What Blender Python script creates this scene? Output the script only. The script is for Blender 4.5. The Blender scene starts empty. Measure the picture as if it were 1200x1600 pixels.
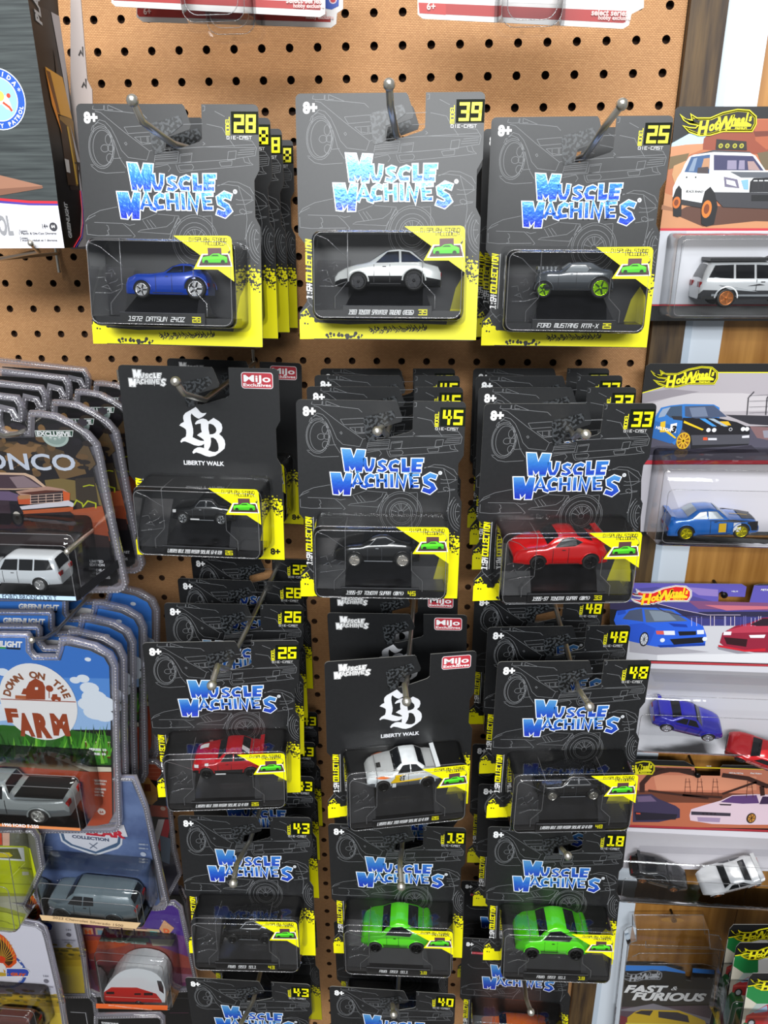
import bpy, math, random
from mathutils import Vector, Matrix, Euler
R=random.Random(7)
sc=bpy.context.scene; col=sc.collection
# ---------------------------------------------------------------- camera
# measured frame: x right, y up, z out of the pegboard, millimetres; origin = one peg hole 1.75 m above the floor
T=Matrix(((1,0,0),(0,0,-1),(0,1,0)))
def W2B(v): return Vector((v[0]*.001,-v[2]*.001,1.75+v[1]*.001))
def rot(a,b,c): return Matrix.Rotation(a,3,'X')@Matrix.Rotation(b,3,'Y')@Matrix.Rotation(c,3,'Z')
CC=Vector((68.4,-143.6,778.4)); CM=rot(-.369,.074,.023); CF=1188.4
cam=bpy.data.cameras.new('camera'); cam.lens=36*CF/1600; cam.sensor_width=36; cam.clip_start=.01
co=bpy.data.objects.new('camera',cam); col.objects.link(co); co.matrix_world=Matrix.Translation(W2B(CC))@(T@CM).to_4x4(); sc.camera=co
# ---------------------------------------------------------------- light
w=bpy.data.worlds.new('w'); sc.world=w; w.use_nodes=True
bg=w.node_tree.nodes['Background']; bg.inputs[0].default_value=(.90,.95,1,1); bg.inputs[1].default_value=.30
def area(name,loc,look,sx,sy,e,c=(1,.97,.93)):
    l=bpy.data.lights.new(name,'AREA'); l.shape='RECTANGLE'; l.size=sx; l.size_y=sy; l.energy=e; l.color=c
    o=bpy.data.objects.new(name,l); col.objects.link(o); o.location=loc
    o.rotation_euler=(Vector(look)-Vector(loc)).to_track_quat('-Z','Y').to_euler(); return o
area('ceiling_light',(-.1,-1.05,2.75),(0,0,1.2),1.2,.3,28)
area('ceiling_light',(.2,-3.2,2.7),(0,0,1.5),2.4,.5,112,(.95,.98,1))
sc.view_settings.view_transform='Standard'; sc.view_settings.look='None'; sc.view_settings.exposure=0; sc.view_settings.gamma=1
sc.view_settings.use_curve_mapping=False
try:
    sc.cycles.transparent_max_bounces=48; sc.cycles.max_bounces=8; sc.cycles.caustics_reflective=False; sc.cycles.caustics_refractive=False
except Exception: pass
# ---------------------------------------------------------------- materials
MC={}
def s2l(h):
    h=h.lstrip('#'); 
    if len(h)==3: h=''.join(c*2 for c in h)
    return tuple(((int(h[i:i+2],16)/255+.055)/1.055)**2.4 if int(h[i:i+2],16)>10 else int(h[i:i+2],16)/255/12.92 for i in (0,2,4))+(1,)
def mat(h,rough=.42,metal=0,coat=0,spec=.5,name=None):
    k=(h,rough,metal,coat,spec)
    if k in MC: return MC[k]
    m=bpy.data.materials.new(name or 'm_'+h.strip('#')); m.use_nodes=True; b=m.node_tree.nodes['Principled BSDF']
    b.inputs['Base Color'].default_value=s2l(h); b.inputs['Roughness'].default_value=rough; b.inputs['Metallic'].default_value=metal
    b.inputs['Specular IOR Level'].default_value=spec
    if coat: b.inputs['Coat Weight'].default_value=coat; b.inputs['Coat Roughness'].default_value=.08
    MC[k]=m; return m
def nodes(name):
    m=bpy.data.materials.new(name); m.use_nodes=True; n=m.node_tree.nodes; return m,n,m.node_tree.links,n['Principled BSDF']
def noisemat(name,c1,c2,scale,rough=.6,bump=0,stretch=(1,1,1),detail=4,sharp=(.35,.65),metal=0,coords='Object'):
    m,n,l,b=nodes(name); tc=n.new('ShaderNodeTexCoord'); mp=n.new('ShaderNodeMapping'); mp.inputs['Scale'].default_value=stretch
    t=n.new('ShaderNodeTexNoise'); t.inputs['Scale'].default_value=scale; t.inputs['Detail'].default_value=detail
    r=n.new('ShaderNodeValToRGB'); r.color_ramp.elements[0].position=sharp[0]; r.color_ramp.elements[1].position=sharp[1]
    r.color_ramp.elements[0].color=s2l(c1); r.color_ramp.elements[1].color=s2l(c2)
    l.new(tc.outputs[coords],mp.inputs[0]); l.new(mp.outputs[0],t.inputs['Vector']); l.new(t.outputs[0],r.inputs[0]); l.new(r.outputs[0],b.inputs['Base Color'])
    b.inputs['Roughness'].default_value=rough; b.inputs['Metallic'].default_value=metal
    if bump:
        bp=n.new('ShaderNodeBump'); bp.inputs['Strength'].default_value=bump; bp.inputs['Distance'].default_value=.0005
        l.new(t.outputs[0],bp.inputs['Height']); l.new(bp.outputs[0],b.inputs['Normal'])
    return m
def plastic(name,tint,gl,rough=.06,ior=1.45,op=0,opc='#ccccd0'):
    m=bpy.data.materials.new(name); m.use_nodes=True; n=m.node_tree.nodes; l=m.node_tree.links
    n.remove(n['Principled BSDF']); o=n['Material Output']
    t=n.new('ShaderNodeBsdfTransparent'); t.inputs[0].default_value=s2l(tint)
    g=n.new('ShaderNodeBsdfGlossy'); g.inputs['Roughness'].default_value=rough; g.inputs[0].default_value=(1,1,1,1)
    f=n.new('ShaderNodeFresnel'); f.inputs[0].default_value=ior
    ml=n.new('ShaderNodeMath'); ml.operation='MULTIPLY'; ml.inputs[1].default_value=gl; ml.use_clamp=True
    mx=n.new('ShaderNodeMixShader'); l.new(f.outputs[0],ml.inputs[0]); l.new(ml.outputs[0],mx.inputs[0]); l.new(t.outputs[0],mx.inputs[1]); l.new(g.outputs[0],mx.inputs[2])
    nz=n.new('ShaderNodeTexNoise'); nz.inputs['Scale'].default_value=45; bp=n.new('ShaderNodeBump'); bp.inputs['Strength'].default_value=.25; bp.inputs['Distance'].default_value=.002
    tc=n.new('ShaderNodeTexCoord'); l.new(tc.outputs['Object'],nz.inputs['Vector']); l.new(nz.outputs[0],bp.inputs['Height']); l.new(bp.outputs[0],g.inputs['Normal'])
    if op:
        d=n.new('ShaderNodeBsdfDiffuse'); d.inputs[0].default_value=s2l(opc); m2=n.new('ShaderNodeMixShader'); m2.inputs[0].default_value=op
        l.new(mx.outputs[0],m2.inputs[1]); l.new(d.outputs[0],m2.inputs[2]); l.new(m2.outputs[0],o.inputs[0])
    else: l.new(mx.outputs[0],o.inputs[0])
    return m
CLEAR=plastic('clear_blister_plastic','#fafafa',1.0)
EDGE=plastic('thick_plastic_edge','#e8e8e8',3,.12,1.45,.12,'#d8d8dc')
HAZE=plastic('hazy_clamshell_plastic','#f2f1f6',1.8,.1,1.45,.13,'#dedae8')
SOOT=plastic('smoky_tray_plastic','#d8d8d8',.25,.3,1.45,.06,'#9a9aa0')
BLK=noisemat('black_card_print','#121315','#161719',300,.42)
BLK.node_tree.nodes['Principled BSDF'].inputs['Specular IOR Level'].default_value=.6
LINE=mat('#7f8184',.5); WHT=mat('#f4f4f4',.4); YEL=mat('#f2ea00',.4); YELD=mat('#e9e21a',.45); BLACK=mat('#0c0c0d',.4); CARDEDGE=mat('#8b8b88',.7)
STAND=noisemat('black_moulded_plastic','#0e0e10','#18181b',120,.35); STAND.node_tree.nodes['Principled BSDF'].inputs['Coat Weight'].default_value=.2
FOILP=noisemat('mottled_black_patch','#08090a','#3e4144',420,.35,0,(1,1,1),3,(.46,.54))
STEEL=mat('#cdc9be',.3,.9); 
def logomat(v0,v1,name):
    m,n,l,b=nodes(name); tc=n.new('ShaderNodeTexCoord'); sp=n.new('ShaderNodeSeparateXYZ'); mr=n.new('ShaderNodeMapRange'); mr.inputs[1].default_value=v0*.001; mr.inputs[2].default_value=v1*.001
    r=n.new('ShaderNodeValToRGB'); e=r.color_ramp.elements; e[0].color=s2l('#2a3fc4'); e[1].color=s2l('#6fb6ea')
    e.new(.46).color=s2l('#62acea'); e.new(.5).color=s2l('#2c48cc'); e.new(.25).color=s2l('#2f6fdc'); e.new(.75).color=s2l('#3b86e0')
    l.new(tc.outputs['Object'],sp.inputs[0]); l.new(sp.outputs['Z'],mr.inputs[0]); l.new(mr.outputs[0],r.inputs[0]); l.new(r.outputs[0],b.inputs['Base Color'])
    b.inputs['Roughness'].default_value=.25; b.inputs['Metallic'].default_value=.38
    nz=n.new('ShaderNodeTexNoise'); nz.inputs['Scale'].default_value=330; bp=n.new('ShaderNodeBump'); bp.inputs['Strength'].default_value=.5; bp.inputs['Distance'].default_value=.0006
    l.new(tc.outputs['Object'],nz.inputs['Vector']); l.new(nz.outputs[0],bp.inputs['Height']); l.new(bp.outputs[0],b.inputs['Normal'])
    return m
LOGO=logomat(-75,-38,'blue_foil_lettering')
# ---------------------------------------------------------------- mesh builder (card-local u right, v up, w outward, mm)
class MB:
    def __init__(s): s.v=[]; s.f=[]; s.m=[]; s.sm=[]; s.mats=[]
    def mi(s,m):
        if m not in s.mats: s.mats.append(m)
        return s.mats.index(m)
    def face(s,pts,m,sm=False):
        n=len(s.v); s.v+= [(p[0],-p[2],p[1]) for p in pts]; s.f.append(tuple(range(n,n+len(pts)))); s.m.append(s.mi(m)); s.sm.append(sm)
    def raw(s,vs,fs,m,sm=False):
        n=len(s.v); s.v+=[(p[0],-p[2],p[1]) for p in vs]; k=s.mi(m)
        for f in fs: s.f.append(tuple(n+i for i in f)); s.m.append(k); s.sm.append(sm)
    def poly(s,pts,w,m):
        a=sum(pts[i-1][0]*pts[i][1]-pts[i][0]*pts[i-1][1] for i in range(len(pts)))
        if a<0: pts=pts[::-1]
        s.face([(p[0],p[1],w) for p in pts],m)
    def stroke(s,pts,wd,w,m,closed=False,cap=0):
        pts=[Vector(p[:2]) for p in pts]
        if closed: pts=pts+[pts[0]]
        n=len(pts)
        if n<2: return
        L=[];ws=wd if isinstance(wd,(list,tuple)) else [wd]*n
        for i,p in enumerate(pts):
            a=pts[i-1] if i>0 else (pts[-2] if closed else None); b=pts[i+1] if i<n-1 else (pts[1] if closed else None)
            d1=(p-a).normalized() if a is not None and (p-a).length>1e-6 else None; d2=(b-p).normalized() if b is not None and (b-p).length>1e-6 else None
            if d1 is None: d1=d2
            if d2 is None: d2=d1
            if d1 is None: return
            t=(d1+d2); t=t.normalized() if t.length>1e-3 else d1
            nn=Vector((-t.y,t.x)); c=max(.45,abs(nn.dot(Vector((-d1.y,d1.x))))); h=ws[i]/2/c
            q=p.copy()
            if cap and not closed:
                if i==0: q=p-d2*cap
                if i==n-1: q=p+d1*cap
            L.append((q+nn*h,q-nn*h))
        for i in range(n-1):
            a,b=L[i],L[i+1]; s.face([(a[1].x,a[1].y,w),(b[1].x,b[1].y,w),(b[0].x,b[0].y,w),(a[0].x,a[0].y,w)],m)
    def disc(s,u,v,r,w,m,n=20,ry=None,r0=0):
        ry=ry or r
        if not r0: s.poly([(u+r*math.cos(2*math.pi*i/n),v+ry*math.sin(2*math.pi*i/n)) for i in range(n)],w,m)
        else: s.stroke([(u+(r+r0)/2*math.cos(2*math.pi*i/n),v+(r+r0)/2*ry/r*math.sin(2*math.pi*i/n)) for i in range(n)],r-r0,w,m,True)
    def prism(s,pts,w0,w1,m,me=None):
        a=sum(pts[i-1][0]*pts[i][1]-pts[i][0]*pts[i-1][1] for i in range(len(pts)))
        if a<0: pts=pts[::-1]
        s.face([(p[0],p[1],w1) for p in pts],m); s.face([(p[0],p[1],w0) for p in pts[::-1]],m)
        for i in range(len(pts)):
            a,b=pts[i-1],pts[i]; s.face([(a[0],a[1],w0),(b[0],b[1],w0),(b[0],b[1],w1),(a[0],a[1],w1)],me or m)
    def loft(s,rings,m,cap0=True,cap1=True,sm=True,mc=None):
        n=len(rings[0]); vs=[p for r in rings for p in r]; fs=[]
        for k in range(len(rings)-1):
            for i in range(n): j=(i+1)%n; fs.append((k*n+i,k*n+j,(k+1)*n+j,(k+1)*n+i))
        s.raw(vs,fs,m,sm)
        if cap0: s.face(rings[0][::-1],mc or m)
        if cap1: s.face(rings[-1],mc or m)
    def tube(s,pts,r,m,n=8,rs=None):
        pts=[Vector(p) for p in pts]; rings=[]; up=None
        for i,p in enumerate(pts):
            t=((pts[min(i+1,len(pts)-1)]-p).normalized()+(p-pts[max(i-1,0)]).normalized()).normalized()
            if up is None: up=t.orthogonal().normalized()
            a=(up-t*up.dot(t)).normalized(); up=a; b=t.cross(a); rr=rs[i] if rs else r
            rings.append([tuple(p+(a*math.cos(2*math.pi*k/n)+b*math.sin(2*math.pi*k/n))*rr) for k in range(n)])
        s.loft(rings,m)
    def sphere(s,c,r,m,n=14):
        s.loft([[(c[0]+r*math.sin(a)*math.cos(2*math.pi*k/n),c[1]+r*math.sin(a)*math.sin(2*math.pi*k/n),c[2]-r*math.cos(a)) for k in range(n)] for a in [math.pi*(i+.05)/(n//2+.1) for i in range(n//2+1)]],m)
    def lathe_w(s,u,v,prof,m,n=20,sm=True):   # profile (radius,w)
        s.loft([[(u+r*math.cos(2*math.pi*k/n),v+r*math.sin(2*math.pi*k/n),w_) for k in range(n)] for r,w_ in prof],m,sm=sm)
    def text(s,t,u,v,size,w,m,al='c',shear=0,bold=0,sx=1,rot=0,face='up'):
        vs,ps=glyph(t,shear,bold); x0=min(p[0] for p in vs); x1=max(p[0] for p in vs)
        off={'c':(x0+x1)/2,'l':x0,'r':x1}[al]; cr,sr=math.cos(rot),math.sin(rot); out=[]
        for x,y in vs:
            x=(x-off)*size*sx; y=y*size; out.append((u+x*cr-y*sr,v+x*sr+y*cr,w))
        s.raw(out,ps,m)
    def fit(s,t,u0,u1,v,size,w,m,**k):     # text stretched between u0 and u1
        vs,ps=glyph(t,k.get('shear',0),k.get('bold',0)); wd=max(p[0] for p in vs)-min(p[0] for p in vs)
        s.text(t,(u0+u1)/2,v,size,w,m,'c',sx=(u1-u0)/(wd*size),**k)
    def arc(s,t,u,v,r,size,w,m,a0,a1,bold=.02,inside=False):   # letters around a circle
        for i,c in enumerate(t):
            if c==' ': continue
            a=a0+(a1-a0)*(i/(max(1,len(t)-1))); 
            s.text(c,u+r*math.cos(a),v+r*math.sin(a),size,w,m,bold=bold,rot=a+math.pi/2 if inside else a-math.pi/2)
    def tech(s,t,u,v,h,w,m,wd=None,al='l',sl=0,th=.19,rot=0,gr=.74):
        n=len(t); cw=h*.62 if wd is None else wd/(n*1.0); gw=cw*gr; tot=cw*n-(cw-gw)
        x0={'l':0,'c':-tot/2,'r':-tot}[al]; cr,sr=math.cos(rot),math.sin(rot)
        for i,c in enumerate(t):
            for ln in TECH.get(c,()):
                q=[]
                for gx,gy in ln:
                    x=x0+i*cw+gx/4*gw; y=gy/6*h; x+=sl*y; q.append((u+x*cr-y*sr,v+x*sr+y*cr))
                s.stroke(q,h*th,w,m,cap=h*th*.45)
    def build(s,name,parent=None):
        me=bpy.data.meshes.new(name); me.from_pydata([(a*.001,b*.001,c*.001) for a,b,c in s.v],[],s.f)
        for m in s.mats: me.materials.append(m)
        me.polygons.foreach_set('material_index',s.m); me.polygons.foreach_set('use_smooth',s.sm); me.update()
        o=bpy.data.objects.new(name,me); col.objects.link(o)
        if parent: o.parent=parent
        return o
GL={}
def glyph(t,shear,bold):
    k=(t,shear,bold)
    if k in GL: return GL[k]
    c=bpy.data.curves.new('t','FONT'); c.body=t; c.shear=shear; c.offset=bold; c.resolution_u=3; c.fill_mode='FRONT'
    o=bpy.data.objects.new('t',c); me=bpy.data.meshes.new_from_object(o)
    vs=[(v.co.x,v.co.y) for v in me.vertices]; ps=[tuple(p.vertices) for p in me.polygons]
    if me.polygons and me.polygons[0].normal.z<0: ps=[p[::-1] for p in ps]
    bpy.data.objects.remove(o); bpy.data.curves.remove(c); bpy.data.meshes.remove(me)
    if not vs: vs=[(0,0),(0.01,0)]
    GL[k]=(vs,ps); return GL[k]
def L(s): return [[(int(p[0]),int(p[1])) for p in ln.split()] for ln in s.split(',')]
TECH={c:L(d) for c,d in {'A':'00 05 16 46 40,03 43','B':'00 06 36 35 33 03,33 43 40 00','C':'46 06 00 40','D':'00 06 36 45 41 30 00','E':'46 06 00 40,03 33','F':'46 06 00,03 33','G':'46 06 00 40 43 23','H':'00 06,40 46,03 43','I':'20 26','J':'46 41 30 00 01','K':'00 06,03 13 46,13 40','L':'06 00 40','M':'00 06 26 20,26 46 40','N':'00 06 16 40 46','O':'00 06 46 40 00','P':'00 06 46 43 03','Q':'00 06 46 40 00,21 40','R':'00 06 46 43 03,23 40','S':'46 06 03 43 40 00','T':'06 46,26 20','U':'06 00 40 46','V':'06 02 20 42 46','W':'06 00 20 26,20 40 46','X':'00 46,06 40','Y':'06 03 43,46 40 00','Z':'06 46 00 40','0':'00 06 46 40 00','1':'06 26 20,00 40','2':'06 46 43 03 00 40','3':'06 46 40 00,13 43','4':'06 03 43,36 30','5':'46 06 03 43 40 00','6':'46 06 00 40 43 03','7':'06 46 20','8':'00 06 46 40 00,03 43','9':'43 03 06 46 40 00','-':'13 33','+':'03 43,21 25','(':'36 14 12 30',')':'16 34 32 10',':':'20 21,24 25','!':'22 26,20 21','/':'00 46','&':'40 05 25 01 20 42'}.items()}
# ---------------------------------------------------------------- things
def props(o,label,cat,group=None):
    o['label']=label; o['category']=cat
    if group: o['group']=group
class Frame:       # a flat package's plane: q = x,y,z,pitch,yaw,roll of its origin
    def __init__(s,q): s.o=Vector(q[:3]); s.R=rot(*q[3:6]); s.n=s.R@Vector((0,0,1))
    def mw(s): return Matrix.Translation(W2B(s.o))@(T@s.R@T.transposed()).to_4x4()
    def px(s,x,y,w=0):                    # photo measurement -> local mm on the plane w in front of the card
        d=CM@Vector(((x-600)/CF,(800-y)/CF,-1)); o=s.o+s.n*w; t=(o-CC).dot(s.n)/d.dot(s.n); p=s.R.transposed()@(CC+d*t-s.o); return (p.x,p.y)
def at(x,y,z):
    d=CM@Vector(((x-600)/CF,(800-y)/CF,-1)); t=(z-CC.z)/d.z; return CC+d*t
def root(name,fr,label,cat,group=None):
    o=bpy.data.objects.new(name,None); col.objects.link(o); o.matrix_world=fr.mw(); o.empty_display_size=.02; props(o,label,cat,group); return o
def crop(sx,ox,oy): return lambda s:[(ox+float(a.split(',')[0])/sx,oy+float(a.split(',')[1])/sx) for a in s.split()]
def art(mb,fr,cr,items,w0=.1,dw=.03,W=0):
    # items: 'colour:pts' filled, '~colour,width:pts' line
    w_=w0
    for it in items.split('|'):
        c,ps=it.strip().split(':'); pts=[fr.px(x,y,W) for x,y in cr(ps)]; w_+=dw
        if c[0]=='~': cc,wd=c[1:].split(','); mb.stroke(pts,float(wd),w_+W,mat(cc))
        elif c[0]=='o':
            (x0,y0),(x1,y1)=pts; mb.disc((x0+x1)/2,(y0+y1)/2,abs(x1-x0)/2,w_+W,mat(c[1:]),24,abs(y1-y0)/2)
        else: mb.poly(pts,w_+W,mat(c))
    return w_
def rrect(u0,v0,u1,v1,r,n=5,corners=(1,1,1,1)):
    out=[]
    for k,(cx,cy,a) in enumerate(((u1-r,v1-r,0),(u0+r,v1-r,90),(u0+r,v0+r,180),(u1-r,v0+r,270))):
        if corners[k]: out+=[(cx+r*math.cos(math.radians(a+90*i/n)),cy+r*math.sin(math.radians(a+90*i/n))) for i in range(n+1)]
        else: out.append(((u1,v1),(u0,v1),(u0,v0),(u1,v0))[k])
    return out
def shell(mb,u0,v0,u1,v1,d,r=6,m=None,taper=1.5,top_taper=None,flange=2.5,sag=0):
    m=m or CLEAR; tt=taper if top_taper is None else top_taper; rings=[]
    for w_,i in ((.3,0),(d*.85,1),(d*.95,1.35),(d,2.6)):
        a=i*taper; b=i*tt; rings.append([(p[0],p[1],w_) for p in rrect(u0+a,v0+a,u1-a,v1-b,r)])
    mb.loft(rings[:2],m,False,False,True); mb.loft(rings[1:],m,False,False,True)
    mb.face(rings[-1],m)
    for k,rr in ((1,.35),(3,.35)): mb.tube(rings[k]+[rings[k][0]],rr,EDGE,5)
    if flange:
        a=rrect(u0-flange,v0-flange,u1+flange,v1+flange,r); b=rrect(u0,v0,u1,v1,r)
        for i in range(len(a)): mb.face([(b[i-1][0],b[i-1][1],.35),(a[i-1][0],a[i-1][1],.35),(a[i][0],a[i][1],.35),(b[i][0],b[i][1],.35)],m)
# ---------------------------------------------------------------- toy cars
def lerp(l,x):
    if x<=l[0][0]: return l[0][1]
    for (a,b),(c,d) in zip(l,l[1:]):
        if x<=c: return b+(d-b)*(x-a)/(c-a)
    return l[-1][1]
CAR={
'datsun':dict(top=[(0,.17),(.03,.24),(.15,.285),(.35,.29),(.48,.31),(.58,.375),(.68,.41),(.78,.405),(.9,.36),(.97,.27),(1,.2)],belt=[(0,.16),(.05,.23),(.2,.265),(.5,.28),(.7,.29),(.85,.3),(1,.19)],cab=(.47,.95),win=['.52,.3 .6,.365 .71,.38 .72,.31','.735,.31 .73,.38 .81,.375 .86,.335'],ws=(.49,.58),rw=(.82,.93),wx=(.216,.867),wr=(.1,.122),bot=.05),
'ae86':dict(top=[(0,.13),(.03,.17),(.1,.205),(.2,.235),(.33,.26),(.42,.32),(.5,.365),(.6,.375),(.72,.36),(.86,.25),(.98,.22),(1,.15)],belt=[(0,.12),(.05,.17),(.3,.24),(.8,.245),(1,.17)],cab=(.36,.86),win=['.4,.255 .5,.345 .6,.352 .605,.26','.635,.26 .63,.352 .7,.345 .82,.262'],ws=(.36,.49),rw=(.72,.85),wx=(.23,.75),wr=(.082,.094),bot=.045),
'muscle':dict(top=[(0,.26),(.02,.31),(.15,.345),(.3,.345),(.42,.43),(.5,.45),(.7,.45),(.85,.37),(.97,.36),(1,.24)],belt=[(0,.25),(.1,.32),(.4,.335),(.8,.34),(.97,.35),(1,.24)],cab=(.3,.9),win=['.36,.335 .45,.42 .62,.42 .67,.37 .64,.335'],ws=(.33,.44),rw=(.72,.86),wx=(.1,.83),wr=(.105,.135),bot=.1),
'supra':dict(top=[(0,.13),(.04,.19),(.15,.225),(.33,.25),(.43,.32),(.52,.345),(.63,.345),(.78,.29),(.93,.26),(1,.15)],belt=[(0,.12),(.06,.18),(.33,.235),(.85,.25),(1,.15)],hw=.24,sz=1.08,cab=(.33,.9),win=['.42,.245 .5,.315 .6,.325 .7,.285 .62,.255'],ws=(.34,.46),rw=(.66,.82),wx=(.245,.8),wr=(.085,.09),bot=.05,wing=(.93,.3)),
'skyline':dict(top=[(0,.13),(.04,.2),(.15,.22),(.35,.245),(.45,.33),(.53,.35),(.68,.345),(.8,.265),(.96,.26),(1,.15)],belt=[(0,.12),(.06,.19),(.35,.235),(.8,.25),(1,.15)],hw=.26,sz=1.12,cab=(.34,.84),win=['.41,.25 .48,.325 .57,.33 .57,.255','.59,.255 .59,.33 .66,.325 .75,.26'],ws=(.36,.47),rw=(.69,.79),wx=(.21,.81),wr=(.09,.09),bot=.045,wing=(.95,.285)),
'porsche':dict(top=[(0,.12),(.04,.21),(.15,.25),(.3,.27),(.38,.34),(.5,.39),(.6,.385),(.78,.315),(.86,.275),(.95,.285),(.975,.24),(1,.13)],belt=[(0,.11),(.06,.2),(.3,.255),(.8,.26),(1,.14)],hw=.275,sz=1.15,cab=(.3,.88),win=['.36,.27 .45,.345 .58,.355 .72,.3 .68,.265'],ws=(.3,.41),rw=(.66,.8),wx=(.21,.78),wr=(.09,.1),bot=.06),
'capped':dict(top=[(0,.19),(.03,.23),(.2,.25),(.29,.34),(.34,.36),(.57,.365),(.585,.355),(.6,.37),(.93,.37),(.985,.27),(1,.17)],belt=[(0,.18),(.05,.225),(.3,.245),(.98,.25),(1,.17)],cab=(.22,.985),win=['.26,.25 .32,.33 .41,.335 .41,.25','.43,.25 .43,.335 .53,.335 .54,.26'],ws=(.22,.3),rw=(.94,.985),wx=(.17,.76),wr=(.085,.085),bot=.08),
'suv':dict(top=[(0,.2),(.03,.24),(.25,.26),(.33,.36),(.4,.39),(.93,.385),(.98,.27),(1,.17)],belt=[(0,.19),(.05,.235),(.3,.25),(.98,.255),(1,.17)],cab=(.26,.985),win=['.33,.26 .38,.36 .52,.365 .52,.26','.55,.26 .55,.365 .7,.365 .7,.26','.73,.26 .73,.365 .88,.36 .93,.265'],ws=(.26,.36),rw=(.94,.985),wx=(.2,.77),wr=(.085,.085),bot=.07),
'pickup':dict(top=[(0,.2),(.03,.24),(.25,.26),(.33,.36),(.38,.38),(.52,.38),(.55,.27),(.6,.26),(.99,.26),(1,.17)],belt=[(0,.19),(.05,.235),(.3,.25),(.98,.255),(1,.17)],cab=(.26,.58),win=['.32,.26 .37,.355 .5,.36 .5,.26'],ws=(.26,.36),rw=(.52,.56),wx=(.2,.77),wr=(.075,.075),bot=.06),
}
def wheel_mesh(r,wd,rim,chr_,n=18,sp=5):
    mb=MB(); t=mat('#131313',.6)
    mb.lathe_w(0,0,[(r*.5,-wd/2),(r*.92,-wd/2),(r,-wd*.3),(r,wd*.3),(r*.92,wd/2),(r*.7,wd/2),(r*.66,wd*.38)],t,n)
    mb.lathe_w(0,0,[(r*.7,wd*.46),(r*.74,wd*.54),(r*.66,wd*.54),(r*.62,wd*.4)],chr_,n)
    mb.disc(0,0,r*.64,wd*.3,mat('#0a0a0a'),n)
    for k in range(sp):
        a=2*math.pi*k/sp; c,s_=math.cos(a),math.sin(a); a1=r*.1;
        mb.prism([(c*r*.05-s_*a1,s_*r*.05+c*a1),(c*r*.66-s_*a1*.7,s_*r*.66+c*a1*.7),(c*r*.66+s_*a1*.7,s_*r*.66-c*a1*.7),(c*r*.05+s_*a1,s_*r*.05-c*a1)],wd*.3,wd*.5,rim)
    mb.lathe_w(0,0,[(r*.16,wd*.3),(r*.16,wd*.56),(r*.08,wd*.6)],chr_,8)
    return mb
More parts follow.
